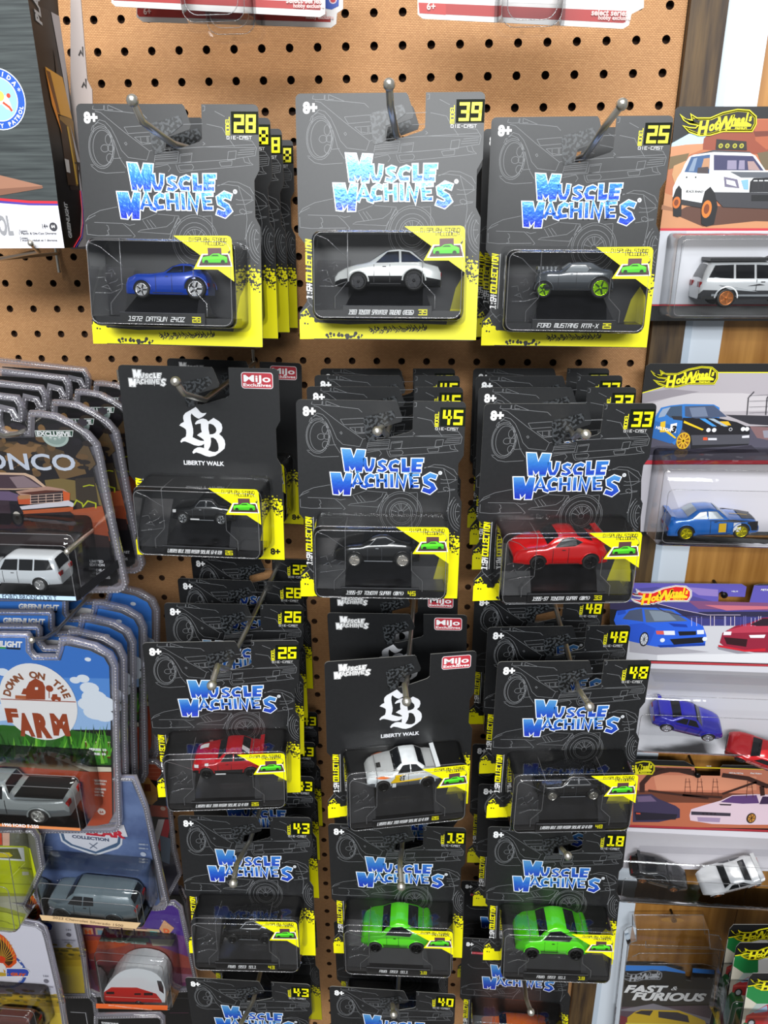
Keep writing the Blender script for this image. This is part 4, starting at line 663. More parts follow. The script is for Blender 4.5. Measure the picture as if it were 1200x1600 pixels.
toycar(o,'supra',pr(1140,1165,28)[0],pr(1240,1165,28)[0],pr(1140,1172,28)[1],16,'#c81820',rim='#222',yaw=.02,pitch=.6,spin=-.35,hw=.22,name='red coupe')
# orange sky pair card
fr=fr_at(1100,1280,30); o=root('carded_toy_car',fr,'two-car card with orange sky and steel arches, white coupe inside','carded toy car','wide premium car cards')
def ex(mb,K):
    hwlogo(mb,K,.33,.34,35,68,.9,'#171208','#e8e020','#e8e020',.7)
    for pts,wd in (((235,250,235,200,280,150,380,120,520,125),6),((700,150,850,170,960,215,1100,190),6),((930,215,935,270),5),((700,260,900,190),3),((470,265,700,280),3),((270,240,420,260,620,285),3)):
        mb.stroke([K(pts[i],pts[i+1]) for i in range(0,len(pts),2)],wd,.86,mat('#3a211c'))
    for x in (480,550,640,840):
        mb.stroke([K(x,280),K(x+10,170)],.5,.85,mat('#5a3028')); mb.stroke([K(x+40,280),K(x+28,170)],.5,.85,mat('#5a3028')); [mb.stroke([K(x+3,y),K(x+38,y)],.4,.85,mat('#5a3028')) for y in (190,220,250)]
    for x in (590,612,636,658): mb.disc(*K(x,375),1.3,.9,mat('#2c2028'),10)
    mb.disc(*K(868,400),5.4,.9,mat('#241a18'),20,7.8); mb.disc(*K(870,400),4.2,.92,mat('#b8823a'),18,6.2)
    for k in range(6): c=K(870,400); mb.stroke([c,(c[0]+3.8*math.cos(k),c[1]+5.6*math.sin(k))],.9,.93,mat('#4a2c18'))
    a=K(738,140); mb.text('METAL/METAL',a[0],a[1],2.6,.9,WHT,'l',shear=.2,bold=.02); a=K(862,142); mb.text('Real Riders',a[0],a[1],2.8,.9,WHT,'l',shear=.2,bold=.02); a=K(608,100); mb.text('HBL99',a[0],a[1],2,.9,WHT,'l')
flat(o,fr,C3,'100,60 480,72 545,105 545,165 690,165 690,110 705,95 1500,110 1500,725 100,690','#e2c820:100,88 1500,138 1500,144 100,94|#c0765c:100,92 540,104 545,165 690,165 690,112 1500,142 1500,470 100,450|#d08a6c:300,150 900,160 900,240 320,240|#3a241e:300,105 540,125 545,160 420,130 320,150|#6a3c2c:180,240 1500,280 1500,340 180,310|#b8684a:180,310 1500,320 1500,470 160,450|#3c3450:185,290 200,265 290,262 330,290 430,330 455,350 455,400 330,425 180,425|#6c5a78:205,275 285,272 320,305 210,308|#24202c:190,365 440,380 430,410 200,415|#c84a34:200,370 225,372 225,380 200,378|#d8c0cc:510,385 520,350 600,325 690,300 760,268 900,262 1100,270 1500,280 1500,440 800,440 640,435 515,415|#5a3c70:690,308 760,272 900,268 915,315 820,318|#3a2848:915,320 935,275 1100,280 1100,320|#3a3440:520,362 750,372 748,390 520,382|#a08aa8:555,395 690,400 685,425 560,420|#2c2028:680,318 755,320 750,328 690,326|#a5303a:160,440 560,455 1500,488 1500,500 560,468 155,452|#d6d3da:150,455 1500,502 1500,720 100,690|#c5c2ca:220,560 1500,600 1500,640 200,600',extra=ex)
boxshell(o,fr,C3,'130,750 1350,960',40,8,gt=34); pr=fr.px
toycar(o,'supra',pr(977,1392,28)[0],pr(1072,1392,28)[0],pr(980,1388,28)[1],16,'#16181a',rim='#a0683c',lip='#a0683c',flip=True,yaw=.28,pitch=.3,hw=.2,name='dark green-black roadster with bronze wheels')
toycar(o,'skyline',pr(1096,1405,28)[0],pr(1196,1405,28)[0],pr(1096,1396,28)[1],16,'#d9dbde',rim='#a0683c',lip='#a0683c',yaw=-.42,pitch=.55,hw=.22,name='white coupe with bronze wheels')
# clear case with the action film card
fr=fr_at(1050,1560,12); o=root('carded_toy_car',fr,'clear protective case holding a black film-series card, yellow car pictured','carded toy car')
def ex(mb,K):
    hwlogo(mb,K,.29,.24,112,1283,.9,'#1a1a1e','#9a9ca2','#b4b6bc',.6)
    for t,a,b,y,h in (('FAST',125,390,1432,66),('&',402,440,1400,38),('FURIOUS',170,612,1478,72)):
        p,q=K(a,y),K(b,y-38 if t!='&' else y); mb.fit(t,p[0],q[0],(p[1]+q[1])/2,h/3.72/1.46/.72*1.12,.9,WHT,shear=.3,bold=.05 if t!='&' else 0,rot=.07)
    a=K(615,1332); mb.text('1/5',a[0],a[1],3,.9,WHT,'l')
flat(o,fr,C3,'125,1258 370,1262 485,1295 490,1345 520,1350 530,1275 655,1285 660,1290 640,1700 70,1700','#3a86e0:125,1258 370,1262 485,1295 486,1306 370,1290 118,1290|#3a86e0:530,1275 655,1285 655,1310 528,1300|#2e2e32:118,1380 640,1400 640,1480 100,1500|#5a4a58:80,1500 640,1490 640,1700 60,1700|#8a8690:80,1520 300,1480 640,1570 640,1600 300,1530|#7c2c3a:80,1540 150,1560 140,1700 60,1700|#d8b428:150,1560 190,1530 230,1515 450,1520 520,1545 600,1580 640,1700 140,1700|#2c2a34:190,1535 230,1520 300,1520 280,1550|#33313c:330,1525 440,1530 500,1550 510,1590 330,1560|#e8d050:140,1590 600,1600 620,1640 140,1640',extra=ex)
mb=MB(); K=lambda x,y:fr.px(940+x/3.72,1170+y/3.72)
for w_ in (0,22):
    out=[K(*p) for p in P2('180,965 590,965 600,1075 680,1085 695,1110 640,1720 60,1720 130,1060 150,1040 180,1030')]
    mb.poly(out,w_-.8 if w_==0 else w_,CLEAR); mb.tube([(p[0],p[1],w_) for p in out]+[(*out[0],w_)],.7,EDGE,6)
for s in ('160,1130 200,1110 640,1110 655,1150','260,1170 560,1170 640,1190','150,1060 600,1075','235,1040 235,1075 600,1085'): mb.tube([(*K(*p),20) for p in P2(s)],.5,EDGE,6)
o2=[K(*p) for p in P2('180,965 590,965 600,1075 680,1085 695,1110 640,1720 60,1720 130,1060 150,1040 180,1030')]
for a,b in zip(o2,o2[1:]+o2[:1]): mb.face([(a[0],a[1],-.8),(b[0],b[1],-.8),(b[0],b[1],22),(a[0],a[1],22)],CLEAR)
c=K(412,998); mb.disc(*c,15,-.6,mat('#a8792c',.4),24,4.6); mb.build('protective_case',o)
p=at(940+420/3.72,1170+992/3.72,15); so=bpy.data.objects.new('screw',None); col.objects.link(so); so.location=W2B(p); props(so,'dark screw holding up the clear film card case','screw','wall screws')
def screw(so):
    mb=MB(); mb.lathe_w(0,0,[(1.6,-15),(1.6,0),(3.6,1),(3.4,2.4),(1,3)],mat('#1d1b1a',.35,.8),12); mb.build('screw_shank',so); mb=MB(); [mb.poly([(-2*a-.3*b,-.3*a-2*b),(2*a-.3*b,-.3*a+2*b),(2*a+.3*b,.3*a+2*b),(-2*a+.3*b,.3*a-2*b)],3.1+b*.01,mat('#050505')) for a,b in ((1,0),(0,1))]; mb.build('cross_recess',so)
screw(so)
for (x,y),l in (((1131,929),'dark screw in the slot of the blue and red pair card'),((1089.5,1210),'dark screw in the slot of the orange sky card')):
    p=at(x,y,33); so=bpy.data.objects.new('screw',None); col.objects.link(so); so.location=W2B(p); props(so,l,'screw','wall screws'); mb=MB(); mb.tube([(0,0,-33),(0,0,0)],1.6,mat('#1d1b1a',.35,.8)); mb.build('screw_rod',so); mb=MB(); mb.lathe_w(0,0,[(1.6,0),(3.6,1),(3.4,2.4),(1,3)],mat('#1d1b1a',.35,.8),12); mb.build('screw_head',so)
# green, white and red cards bottom right
for i,(z,dx,dy,l) in enumerate(((150,0,0,'green white red card with a red car, frontmost at bottom right corner'),(112,-75,-178,'green white red card second in the bottom right stack'),(80,-113,-283,'green white red card at the back of the bottom right stack'))):
    fr=fr_at(1180,1560+dy/3.72,z); o=root('carded_toy_car',fr,l,'carded toy car','green white red cards')
    def ex(mb,K):
        k=K; hwlogo(mb,k,.36,.3,866,1318,.9,'#171208','#e8e020','#e8e020',.8)
        c=k(868,1590); mb.disc(*c,4.6,.9,mat('#2a2226'),18,6.4); mb.disc(*c,2.8,.92,mat('#b8bcc4'),16,4.2)
    flat(o,fr,(lambda dx,dy:lambda s:[(x+dx/3.72,y+dy/3.72) for x,y in C3(s)])(dx,dy),'858,1330 880,1305 1400,1305 1400,2000 715,2000','#e8e020:850,1378 940,1362 1400,1350 1400,1356 940,1368 850,1384|#c9c4b4:845,1390 1400,1380 1400,2000 750,2000|#1f7d40:850,1382 985,1372 985,1470 960,1500 900,1480 840,1440|#1a6b38:800,1620 860,1560 900,1640 880,2000 745,2000|#dfe0e0:985,1372 1075,1368 1075,1480 985,1480|#a8b4b0:900,1480 1080,1480 1400,1490 1400,1560 850,1540|#b8202a:832,1590 840,1550 880,1530 960,1485 1050,1480 1400,1490 1400,1640 900,1610|#8fa6c0:880,1530 960,1490 965,1525 890,1535|#9db2c8:975,1490 1060,1486 1060,1520 980,1524|#d8443c:840,1550 1400,1540 1400,1550 840,1562',extra=ex)
    boxshell(o,fr,(lambda dx,dy:lambda s:[(x+dx/3.72,y+dy/3.72) for x,y in C3(s)])(dx,dy),'860,1680 1350,1950',30,5)
# ---------------------------------------------------------------- the red and white cards above
C9,C9b=crop(3,160,0),crop(3,640,0)
def redcard(z,cr,out,items,label,txt,dy=0):
    fr=fr_at(*cr('500,-40')[0],z,.05); o=root('carded_toy_car',fr,label,'carded toy car','red and white blister cards')
    def ex(mb,K):
        for t,x,y,h in txt: a=K(x,y); mb.text(t,a[0],a[1],h,.9,mat('#d9b8b4'),'l',bold=.03,rot=-.04)
    flat(o,fr,cr,out,items,extra=ex,base='#d9d6d4')
    return o,fr
o,fr=redcard(95,C9,'155,-330 160,80 190,103 1072,130 1096,112 1100,62 1128,42 1130,-330','#9c2422:163,38 1072,78 1070,104 172,78 163,66|#a82c28:163,38 400,48 400,84 172,78 163,66|#2a4aa0:1045,-40 1110,-40 1108,28 1075,45 1046,40|o#c8b8c0:1062,-20 1100,18|o#b03038:1068,-8 1094,12','rear red and white card over the left of the pegboard',(('6+',195,68,6),('select series',905,68,5),('hobby exclusive',955,88,3.4)))
boxshell(o,fr,C9,'480,-200 690,128',20,6,9,gt=6)
o,fr=redcard(125,C9,'36,-330 42,12 62,30 1020,80 1044,66 1048,-330','#9c2422:46,-80 1025,-60 1022,48 52,2|#e4e0de:700,-60 985,-60 980,8 715,-2','front red and white card cut by the photo top edge, left',(('select series',862,14,5.4),('hobby exclusive',896,36,3.6)))
boxshell(o,fr,C9,'365,-200 640,66',22,6,9,gt=6)
o,fr=redcard(135,C9b,'34,-330 38,68 62,88 1000,135 1028,118 1040,66 1098,36 1104,-330','#e4e0de:40,-60 1095,-60 1090,20 1040,30 40,0|#98221f:42,12 1018,52 1012,104 1000,108 46,62|#a82c28:42,12 170,18 170,70 46,62','red and white card at the top right of the pegboard',(('6+',80,46,6),('select series',850,72,5.2),('hobby exclusive',882,92,3.6)))
boxshell(o,fr,C9b,'470,-200 690,90',20,6,9,gt=6)
# ---------------------------------------------------------------- boxed garage set, top left
CB=crop(4,0,0); fr=fr_at(60,200,170); o=root('boxed_toy_set',fr,'dark boxed toy set with round highway patrol badge, top left corner','toy box')
K=lambda x,y,w=0:fr.px(x/4,y/4,w)
BR=noisemat('brushed_dark_print','#23282a','#4b5252',60,.4,0,(.3,1,8),5,(.3,.7))
mb=MB(); q=[K(*p) for p in P2('-700,-300 150,-300 175,0 215,260 270,620 330,1000 362,1265 403,1550 -700,1556')]
BZ=-46; mb.face([(p[0],p[1],0) for p in q[::-1]],BR)
for a,b in zip(q,q[1:]+q[:1]): mb.face([(b[0],b[1],0),(b[0],b[1],BZ),(a[0],a[1],BZ),(a[0],a[1],0)],mat('#17130f',.4))
w_=art(mb,fr,CB,'#e2e2ea:-700,1280 0,1268 362,1280 403,1550 -700,1556|~#4a3a9c,1.6:-700,1262 0,1262 180,1276 362,1278|~#c82838,1.8:-700,1244 0,1246 180,1262 360,1265|#9a6e58:-700,1060 0,1095 265,1160 268,1175 0,1215 -700,1260|#7d5644:0,1180 268,1162 262,1178 0,1222')
C_=K(-8,620); rr=abs(K(160,620)[0]-C_[0])
for f_,c in ((1,'#dfe6ee'),(.965,'#1f55b8'),(.72,'#e4ecf2'),(.69,'#93c4dc')): w_+=.04; mb.disc(*C_,rr*f_,w_,mat(c),40)
mb.poly([K(*p) for p in P2('-60,640 -20,560 30,600 50,590 45,600 65,640 85,700 40,680 10,650 -40,700')],w_+.04,mat('#e8e4d8')); mb.stroke([K(20,640),K(60,670),K(78,695)],1.6,w_+.08,mat('#d0482c')); mb.disc(*K(55,598),1.6,w_+.08,mat('#c8442c'),10); mb.disc(*K(0,600),3.4,w_+.09,mat('#d8c060'),16)
mb.arc('FLORIDA',*C_,rr*.77,rr*.2,w_+.1,WHT,2.35,.62,.04); mb.arc('HIGHWAY PATROL',*C_,rr*.92,rr*.19,w_+.1,WHT,3.6,5.95,.03,True); mb.text('*',*K(125,590),6,w_+.1,WHT)
a=K(-160,1465); mb.fit('PATROL',a[0],K(88,1465)[0],a[1],19,w_+.1,mat('#8f9094'),bold=.04)
for t,x,x2,y,h in (('14+',268,303,1428,5),('Contains:',122,175,1450,2.3),('1 Plastic & Die-Cast Diorama',122,355,1465,2.3),('Contiens:',128,178,1494,2.3),('1 modèle réduit et 1 diorama',130,360,1508,2.3)): a=K(x,y); mb.fit(t,a[0],K(x2,y)[0],a[1],h,w_+.1,mat('#3a3a40'),bold=.02)
mb.disc(*K(335,1417),3.2,w_+.1,mat('#3a3a40'),16); a=K(335,1424); mb.text('64',a[0],a[1],3,w_+.14,WHT,bold=.03)
mb.build('box_body',o)
# printed right side of the box, laid on its side wall
mb=MB()
def sidept(t,s):      # t along the front edge in photo rows, s depth fraction
    y=t; pts=[(0,175),(260,215),(620,270),(1000,330),(1265,362),(1550,403)]; x=lerp([(a,b) for a,b in pts],y); u,v=K(x,y); return (u+.25,v,BZ*s)
def sp(c,s,off=0): mb.face([(p[0]+off,p[1],p[2]) for p in [sidept(*map(float,a.split(','))) for a in s.split()]],mat(c))
sp('#b3aeb0','0,.72 0,1 1550,1 1550,.5 1500,.62 1300,.84 1000,.9 600,.86')
sp('#2a1c12','250,.62 600,.8 1000,.95 1180,.8 1180,.5 700,.5',.1); sp('#d29a3c','400,.22 430,.78 700,.92 690,.42',.2); sp('#6a4018','420,.24 425,.36 690,.5 680,.4',.3); sp('#d8872c','400,.2 640,.38 820,.46 640,.26',.25)
sp('#8a6a30','700,.45 700,.92 720,.95 1150,.8 1150,.45',.2); sp('#3c2814','720,.42 760,.7 1150,.72 1150,.42',.3); sp('#a7a3a6','740,.8 990,.98 990,.86',.4); sp('#c8c4c0','980,.4 985,.55 1070,.55 1065,.42',.4); sp('#c8a03c','760,.66 1140,.74 1140,.8 760,.72',.45)
mb.stroke; 
ln=[sidept(a,b) for a,b in ((1180,.87),(1300,.86),(1400,.8),(1480,.66),(1550,.34))]; mb.tube([(p[0],p[1],p[2]) for p in ln],.5,mat('#c82838'),4); ln=[sidept(a,b) for a,b in ((1180,.9),(1300,.89),(1400,.83),(1490,.7),(1550,.42))]; mb.tube(ln,.5,mat('#4a3a9c'),4)
def sidetext(t,y0,y1,s0,h,m):
    vs,ps=glyph(t,.2,.05); x0=min(p[0] for p in vs); x1=max(p[0] for p in vs); out=[]
    for x,y in vs: yy=y0+(y1-y0)*(x-x0)/(x1-x0); out.append(sidept(yy,s0-y*h)); out[-1]=(out[-1][0]+.4,)+out[-1][1:]
    mb.raw(out,[p for p in ps],m); mb.raw(out,[p[::-1] for p in ps],m)
sidetext('GREENLIGHT',1490,1260,.3,.16,WHT); sidetext('PLATINUM',130,-380,.32,.26,WHT)
mb.build('side_print',o)
mb=MB()
for i in range(3): pass
a=[(K(x,y,BZ-8)[0],K(x,y,BZ-8)[1]) for x,y in ((500,-200),(505,0),(545,500),(575,560),(578,640),(578,1556),(440,1556),(440,-200))]; mb.prism(a,BZ-9,BZ-8,mat('#a59a96'),None)
for x,y in ((505,320),(525,520)): c=K(x,y,BZ-8); mb.stroke([(c[0]-2,c[1]-3),(c[0],c[1]),(c[0]+1.4,c[1]-3),(c[0]+2,c[1]+3)],1.2,BZ-7.8,mat('#2a2422'))
mb.build('rear_flap',o)
hp=[tuple(at(x,y,z)) for x,y,z in ((92,396,0),(92,402,60),(60,393,150),(48,380,180))]
hook([(hp[0][0],hp[0][1],2),(hp[0][0],hp[0][1],110),hp[2],hp[3]],'empty hook poking out below the highway patrol box',1.7,2.4)
# ---------------------------------------------------------------- clamshells at the left
C1,C8,C6,CF_,C0=crop(4,0,550),crop(8,0,570),crop(6,0,730),crop(4,0,900),crop(4,0,1250)
def dup(rt,dz,label,keep=None,dxy=(0,0)):
    r=rt.copy(); col.objects.link(r); r.location=rt.location+Vector((dxy[0]*.001,dz*.001,dxy[1]*.001)); r['label']=label
    for ch in list(rt.children):
        if keep and not any(ch.name.startswith(k) for k in keep): continue
        c=ch.copy(); col.objects.link(c); c.parent=r
    return r
EMB=plastic('embossed_rim_plastic','#f6f6fa',2,.2,1.45,.5,'#f2f0fa')
def clam(o,fr,cr,out,inner=3.5,w=3,name='clamshell'):
    pts=[fr.px(x,y) for x,y in cr(out)]; mb=MB(); n=len(pts)
    a=sum(pts[i-1][0]*pts[i][1]-pts[i][0]*pts[i-1][1] for i in range(n))
    if a<0: pts=pts[::-1]
    def inset(d):
        o_=[]
        for i in range(n):
            p,q,r_=Vector(pts[i-1]),Vector(pts[i]),Vector(pts[(i+1)%n]); d1=(q-p).normalized(); d2=(r_-q).normalized(); nn=(Vector((-d1.y,d1.x))+Vector((-d2.y,d2.x))); nn=nn.normalized() if nn.length>.1 else Vector((-d1.y,d1.x)); o_.append(tuple(q+nn*d/max(.5,nn.dot(Vector((-d1.y,d1.x))))))
        return o_
    i1,i2,i3=inset(1),inset(inner),inset(inner+2)
    rings=[[(p[0],p[1],ww) for p in rr] for rr,ww in ((pts,-2),(pts,.5),(i1,w),(i2,w),(i3,1.2))]
    mb.loft(rings,HAZE,True,False,True); mb.face(rings[-1],CLEAR)
    mb.tube(rings[2]+[rings[2][0]],.45,EDGE,5); mb.tube(rings[3]+[rings[3][0]],.4,EDGE,5)
    acc=0
    for a_,b_ in zip(i1,i1[1:]+i1[:1]):
        d_=Vector(b_)-Vector(a_); l_=d_.length
        if l_<1: continue
        dd=d_/l_; nn=Vector((-dd.y,dd.x)); t_=1.6-acc%3.2
        while t_<l_:
            p=Vector(a_)+dd*t_+nn*.5; mb.prism([tuple(p-nn*.55-dd*.28),tuple(p-nn*.55+dd*.28),tuple(p+nn*.55+dd*.28),tuple(p+nn*.55-dd*.28)],w-.2,w+.25,EMB); t_+=3.2
        acc+=l_
    mb.build(name,o)
# pale SUV in orange desert picture
fr=fr_at(60,760,200); o=root('clamshell_toy_car',fr,'front dark clamshell with a white boxy wagon and a desert picture','carded toy car','desert picture clamshells'); BRO=o
def ex(mb,K):
    a=K(-300,730); b=K(480,730); mb.fit('BRONCO',a[0],b[0],a[1]+1,19.6,.95,mat('#ccd3e2'),bold=.02)
    mb.poly([K(*p) for p in P2('220,488 462,488 456,528 228,528')],.95,mat('#e6ece8')); mb.poly([K(*p) for p in P2('224,492 458,492 453,524 232,524')],.98,mat('#16402e')); a=K(236,520); b=K(446,520); mb.fit('EXCLUSIVE',a[0],b[0],a[1],5,1.02,WHT,bold=.05)
    c=K(350,528); R_=abs(K(432,528)[0]-c[0]); mb.poly([(c[0]+R_*math.cos(-math.pi*k/16),c[1]+R_*.78*math.sin(-math.pi*k/16)) for k in range(17)],.96,mat('#aebfb8')); mb.poly([(c[0]+R_*.8*math.cos(-math.pi*k/16),c[1]+R_*.6*math.sin(-math.pi*k/16)) for k in range(17)],.99,mat('#8fa39c'))
    for x,y in ((322,542),(350,548),(378,542)): a=K(x,y+8); mb.text('*',a[0],a[1]-1,5,1.03,WHT,bold=.04)
    r=random.Random(4)
    for i in range(60): x,y=r.uniform(-200,560),r.uniform(430,780); mb.disc(*K(x,y),r.uniform(1.5,6),.5+i*.001,mat(r.choice(('#2a2220','#3a2f26','#221e24','#6a5034','#80603a'))),9,r.uniform(1.2,4))
    for k in range(5): mb.stroke([K(195+k*48,890+k*-2),K(195+k*48,945-k*3)],.5,.96,mat('#d8b8a8'))
    for k in range(4): mb.stroke([K(190,895+k*17),K(395,882+k*17)],.5,.96,mat('#d8b8a8'))
    for k,t in enumerate(('LIMITED','EDITION','DIE-CAST','METAL','CHASSIS')): a=K(565+(k>1)*40,1312+k*22+(k>1)*12); mb.text(t,a[0],a[1],3.4,.96,mat('#c8c8cc'),'l',bold=.04)
    c=K(112,1035); mb.disc(*c,5.6,.95,mat('#141216'),20,7.8); mb.disc(*c,4,.98,mat('#c9c2b8'),18,6); mb.disc(*c,1.6,1,mat('#8a6a4a'),10)
flat(o,fr,C1,'-500,262 110,300 160,370 150,420 168,460 182,420 190,405 300,412 400,440 480,490 530,545 560,640 740,1400 735,1440 700,1460 -500,1480','#1c181c:-500,400 180,470 400,440 560,640 620,900 -500,900|#54432e:-500,560 200,560 400,620 420,700 200,640 -500,680|#8a6844:20,620 120,560 260,580 160,690 60,740|#6f5636:330,700 420,640 520,700 540,760 380,800|#5f4c34:540,560 600,700 560,740 480,640|#7d6a3c:280,800 380,790 600,820 640,960 300,900|#3a3026:470,790 590,780 620,960 480,980|#a7522e:-500,1000 460,985 640,960 680,1120 -500,1180|#8c3f24:100,1090 660,1060 690,1180 100,1160|#2c1c1c:-500,1110 300,1100 680,1150 700,1300 -500,1300|#121014:-500,1200 700,1220 740,1400 700,1460 -500,1480|~#b8c020,1.2:460,960 480,925 515,945 520,965 550,930 600,945 600,975|~#b8c020,.9:520,840 560,830 590,835|#3a2a34:-500,850 40,850 110,900 120,1010 60,1080 -500,1040|#6b5878:-500,860 60,870 120,890 110,930 -500,900|#d9b79c:-500,760 0,752 160,755 215,775 290,840 240,850 100,860 -500,850|#4a3640:-500,775 0,765 150,768 190,785 275,845 100,852 -500,850|#8f7a80:60,780 150,772 260,842 110,848|#b89080:100,870 240,845 300,838 400,855 440,885 420,900 130,895|#5c2c20:120,880 290,862 400,865 420,885 200,890|#c8552c:110,905 200,895 200,950 120,950|#b8845c:115,895 190,890 190,915 118,920|#d8602c:395,865 440,880 438,930 400,935|#34262a:190,890 395,868 400,935 200,948|#d8d4dc:110,965 430,925 465,945 460,968 430,960 115,985|#b8582c:130,990 460,965 460,985 420,1000 150,1010|#24181c:150,1010 440,995 470,1020 465,1060 400,1070 350,1050 200,1060|#1c1620:60,930 105,930 150,1000 140,1075 100,1085 70,1010',extra=ex)
clam(o,fr,C1,'-560,190 115,270 152,330 160,375 158,430 150,440 92,430 70,380 28,370 20,420 35,480 60,495 180,490 184,365 240,365 360,385 470,440 560,500 620,570 640,640 720,1060 805,1440 790,1480 750,1500 -560,1510',3.5)
u0,u1,v0,v1=boxshell(o,fr,C1,'-420,1190 475,1552',38,5,5,gt=12)
mb=MB(); K=lambda x,y,w:fr.px(x/4,550+y/4,w); a,b=K(-420,1500,38),K(478,1552,38)
mb.prism([(a[0],b[1]),(b[0],b[1]),(b[0],a[1]),(a[0],a[1])],37.7,38.6,mat('#b5cfe8')); c=K(-60,1540,38.6); d=K(355,1540,38.6); mb.fit("1993 FORD BRONCO XLT",c[0],d[0],c[1],6.2,38.8,mat('#3a4a5c'),bold=.01)
mb.raw([(b[0],b[1]-1,38),(b[0]+24,b[1]+14,2),(b[0]+24,b[1]+22,2),(b[0],b[1]+8,38)],[(0,1,2,3)],mat('#101014')); mb.build('label_strip',o)
x0,x1=K(-135,1470,30)[0],K(385,1470,30)[0]; toycar(o,'suv',x0,x1,K(0,1478,30)[1],18,'#dfe5ea',rim='#b9b9b9',lip='#d8d8d8',hw=.2,name='white boxy wagon')
for k,(z,l) in enumerate(((-39,'dark clamshell second from the front at the left edge'),(-82,'dark clamshell third from the front at the left edge'),(-122,'dark clamshell nearest the pegboard at the left edge'))): dup(BRO,-z,l,('backing_card','clamshell'))
# farm clamshells
fr=fr_at(90,1100,215,0); o=root('clamshell_toy_car',fr,'front blue-sky farm clamshell with a silver pickup','carded toy car','farm picture clamshells'); FARM=o
def ex(mb,K):
    a=K(-130,432);b=K(148,432); mb.fit('GREENLIGHT',a[0],b[0],a[1],8,.9,WHT,shear=.3,bold=.05); mb.poly([K(*p) for p in P2('0,440 40,443 40,452 0,450')],.9,mat('#3ca03c')); mb.poly([K(*p) for p in P2('44,443 130,447 128,458 44,453')],.9,mat('#16202c'))
    r=random.Random(9)
    for i in range(150):
        x=r.uniform(-300,690); y=1080+r.uniform(-10,90); h=r.uniform(60,170)*(1 if x>430 or x<20 else .8); lean=r.uniform(-45,45)
        mb.poly([K(x-11,y),K(x+lean*.5,y-h*.55),K(x+lean,y-h),K(x+11+lean*.4,y-h*.5),K(x+13,y)],.4+i*.002,mat(r.choice(('#4e9a2c','#2f6f1c','#79c03c','#3d8424','#1f4a16'))))
    c=K(243,787); R_=abs(K(481,787)[0]-c[0]); Ry=abs(K(243,1019)[1]-c[1]); mb.disc(*c,R_,.8,mat('#f0eeee'),48,Ry); br=mat('#9c4526')
    mb.arc('DOWN ON THE',*c,R_*.72,R_*.26,.86,mat('#8c5030'),2.82,.3,.05)
    mb.stroke([K(8,765),K(476,784)],1,.86,br)
    mb.poly([K(*p) for p in P2('165,768 165,700 185,660 225,635 270,660 285,690 285,770')],.85,br); mb.poly([K(*p) for p in P2('222,692 240,692 240,708 222,708')],.88,WHT); mb.poly([K(*p) for p in P2('135,735 150,700 180,700 180,740')],.86,br); mb.disc(*K(312,700),3.6,.87,br,12); mb.stroke([K(310,700),K(310,760)],.9,.87,br)
    mb.poly([K(*p) for p in P2('325,765 330,735 360,735 362,752 382,755 382,775')],.87,br); mb.disc(*K(336,764),2.2,.89,br,12); mb.disc(*K(372,768),1.7,.89,br,12); mb.poly([K(*p) for p in P2('98,742 165,745 165,768 98,764')],.84,mat('#b5653f'))
    for t,x0,x1,y,h in (('F',48,125,905,118),('A',130,222,985,192),('R',232,330,995,205),('M',336,442,982,182)):
        a,b=K(x0,y),K(x1,y); mb.fit(t,a[0],b[0],a[1],h/4/2.06/.73,.86,br,bold=.07)
    a=K(560,1085);b=K(668,1085); mb.fit('SERIES 10',a[0],b[0],a[1],3.4,.95,WHT,bold=.06); a=K(566,1112);b=K(664,1112); mb.fit('SÉRIE 10',a[0],b[0],a[1],3.4,.95,WHT,bold=.06)
    for k,t in enumerate(('EDITION','LIMITED','CHASSIS','DIE DE','METAL')): a=K(595,1280+k*19+(k>1)*14); mb.text(t,a[0],a[1],3,.95,mat('#d8c8c0'),'l',bold=.06)
    mb.disc(*K(638,1468),4,.95,mat('#d8c8c0'),16); a=K(638,1478); mb.text('64',a[0],a[1],4,.98,mat('#9c3f28'),bold=.04)
    w_=mat('#e4ecf6')
    for x,y,s in ((520,640,6),(560,700,9),(590,760,12),(640,800,13),(560,800,11),(470,650,5),(650,870,10),(600,850,12),(550,520,3),(20,600,6),(-10,850,14),(90,880,10)): mb.disc(*K(x,y),s,.3+x*.00005,w_,16,s*.7)
flat(o,fr,CF_,'-500,360 150,362 185,378 190,470 215,505 365,508 378,440 420,435 560,465 650,510 682,565 700,1200 702,1500 680,1545 600,1560 -500,1560','#3c78cc:-500,360 150,362 185,378 190,470 215,505 365,508 378,440 420,435 560,465 650,510 682,565 690,800 -500,900|#5a92dc:-500,620 685,640 690,900 -500,900|#9cc0ec:-500,780 690,780 692,960 -500,960|#2e6420:-500,960 20,930 430,960 692,1000 695,1180 -500,1180|#dcd6c0:-500,1200 0,1145 250,1070 560,1190 695,1195 697,1222 560,1222 250,1098 0,1172 -500,1230|#7d6a4c:0,1172 250,1098 540,1215 300,1215 -100,1215|#ae4a2e:-500,1230 0,1185 560,1222 698,1225 702,1500 680,1545 600,1560 -500,1560|#6a2a20:503,1035 690,1040 693,1138 505,1130 535,1085|#d8ccb4:503,1030 690,1035 690,1042 503,1037',extra=ex)
clam(o,fr,CF_,'-560,345 180,350 200,380 200,460 225,490 350,490 365,440 372,380 430,378 600,420 700,480 740,560 748,1100 765,1540 745,1585 700,1595 -560,1600',3.5)
boxshell(o,fr,CF_,'-300,1290 505,1590',38,5,5,gt=14)
mb=MB(); K=lambda x,y,w:fr.px(x/4,900+y/4,w); a,b=K(-300,1532,38),K(505,1590,38)
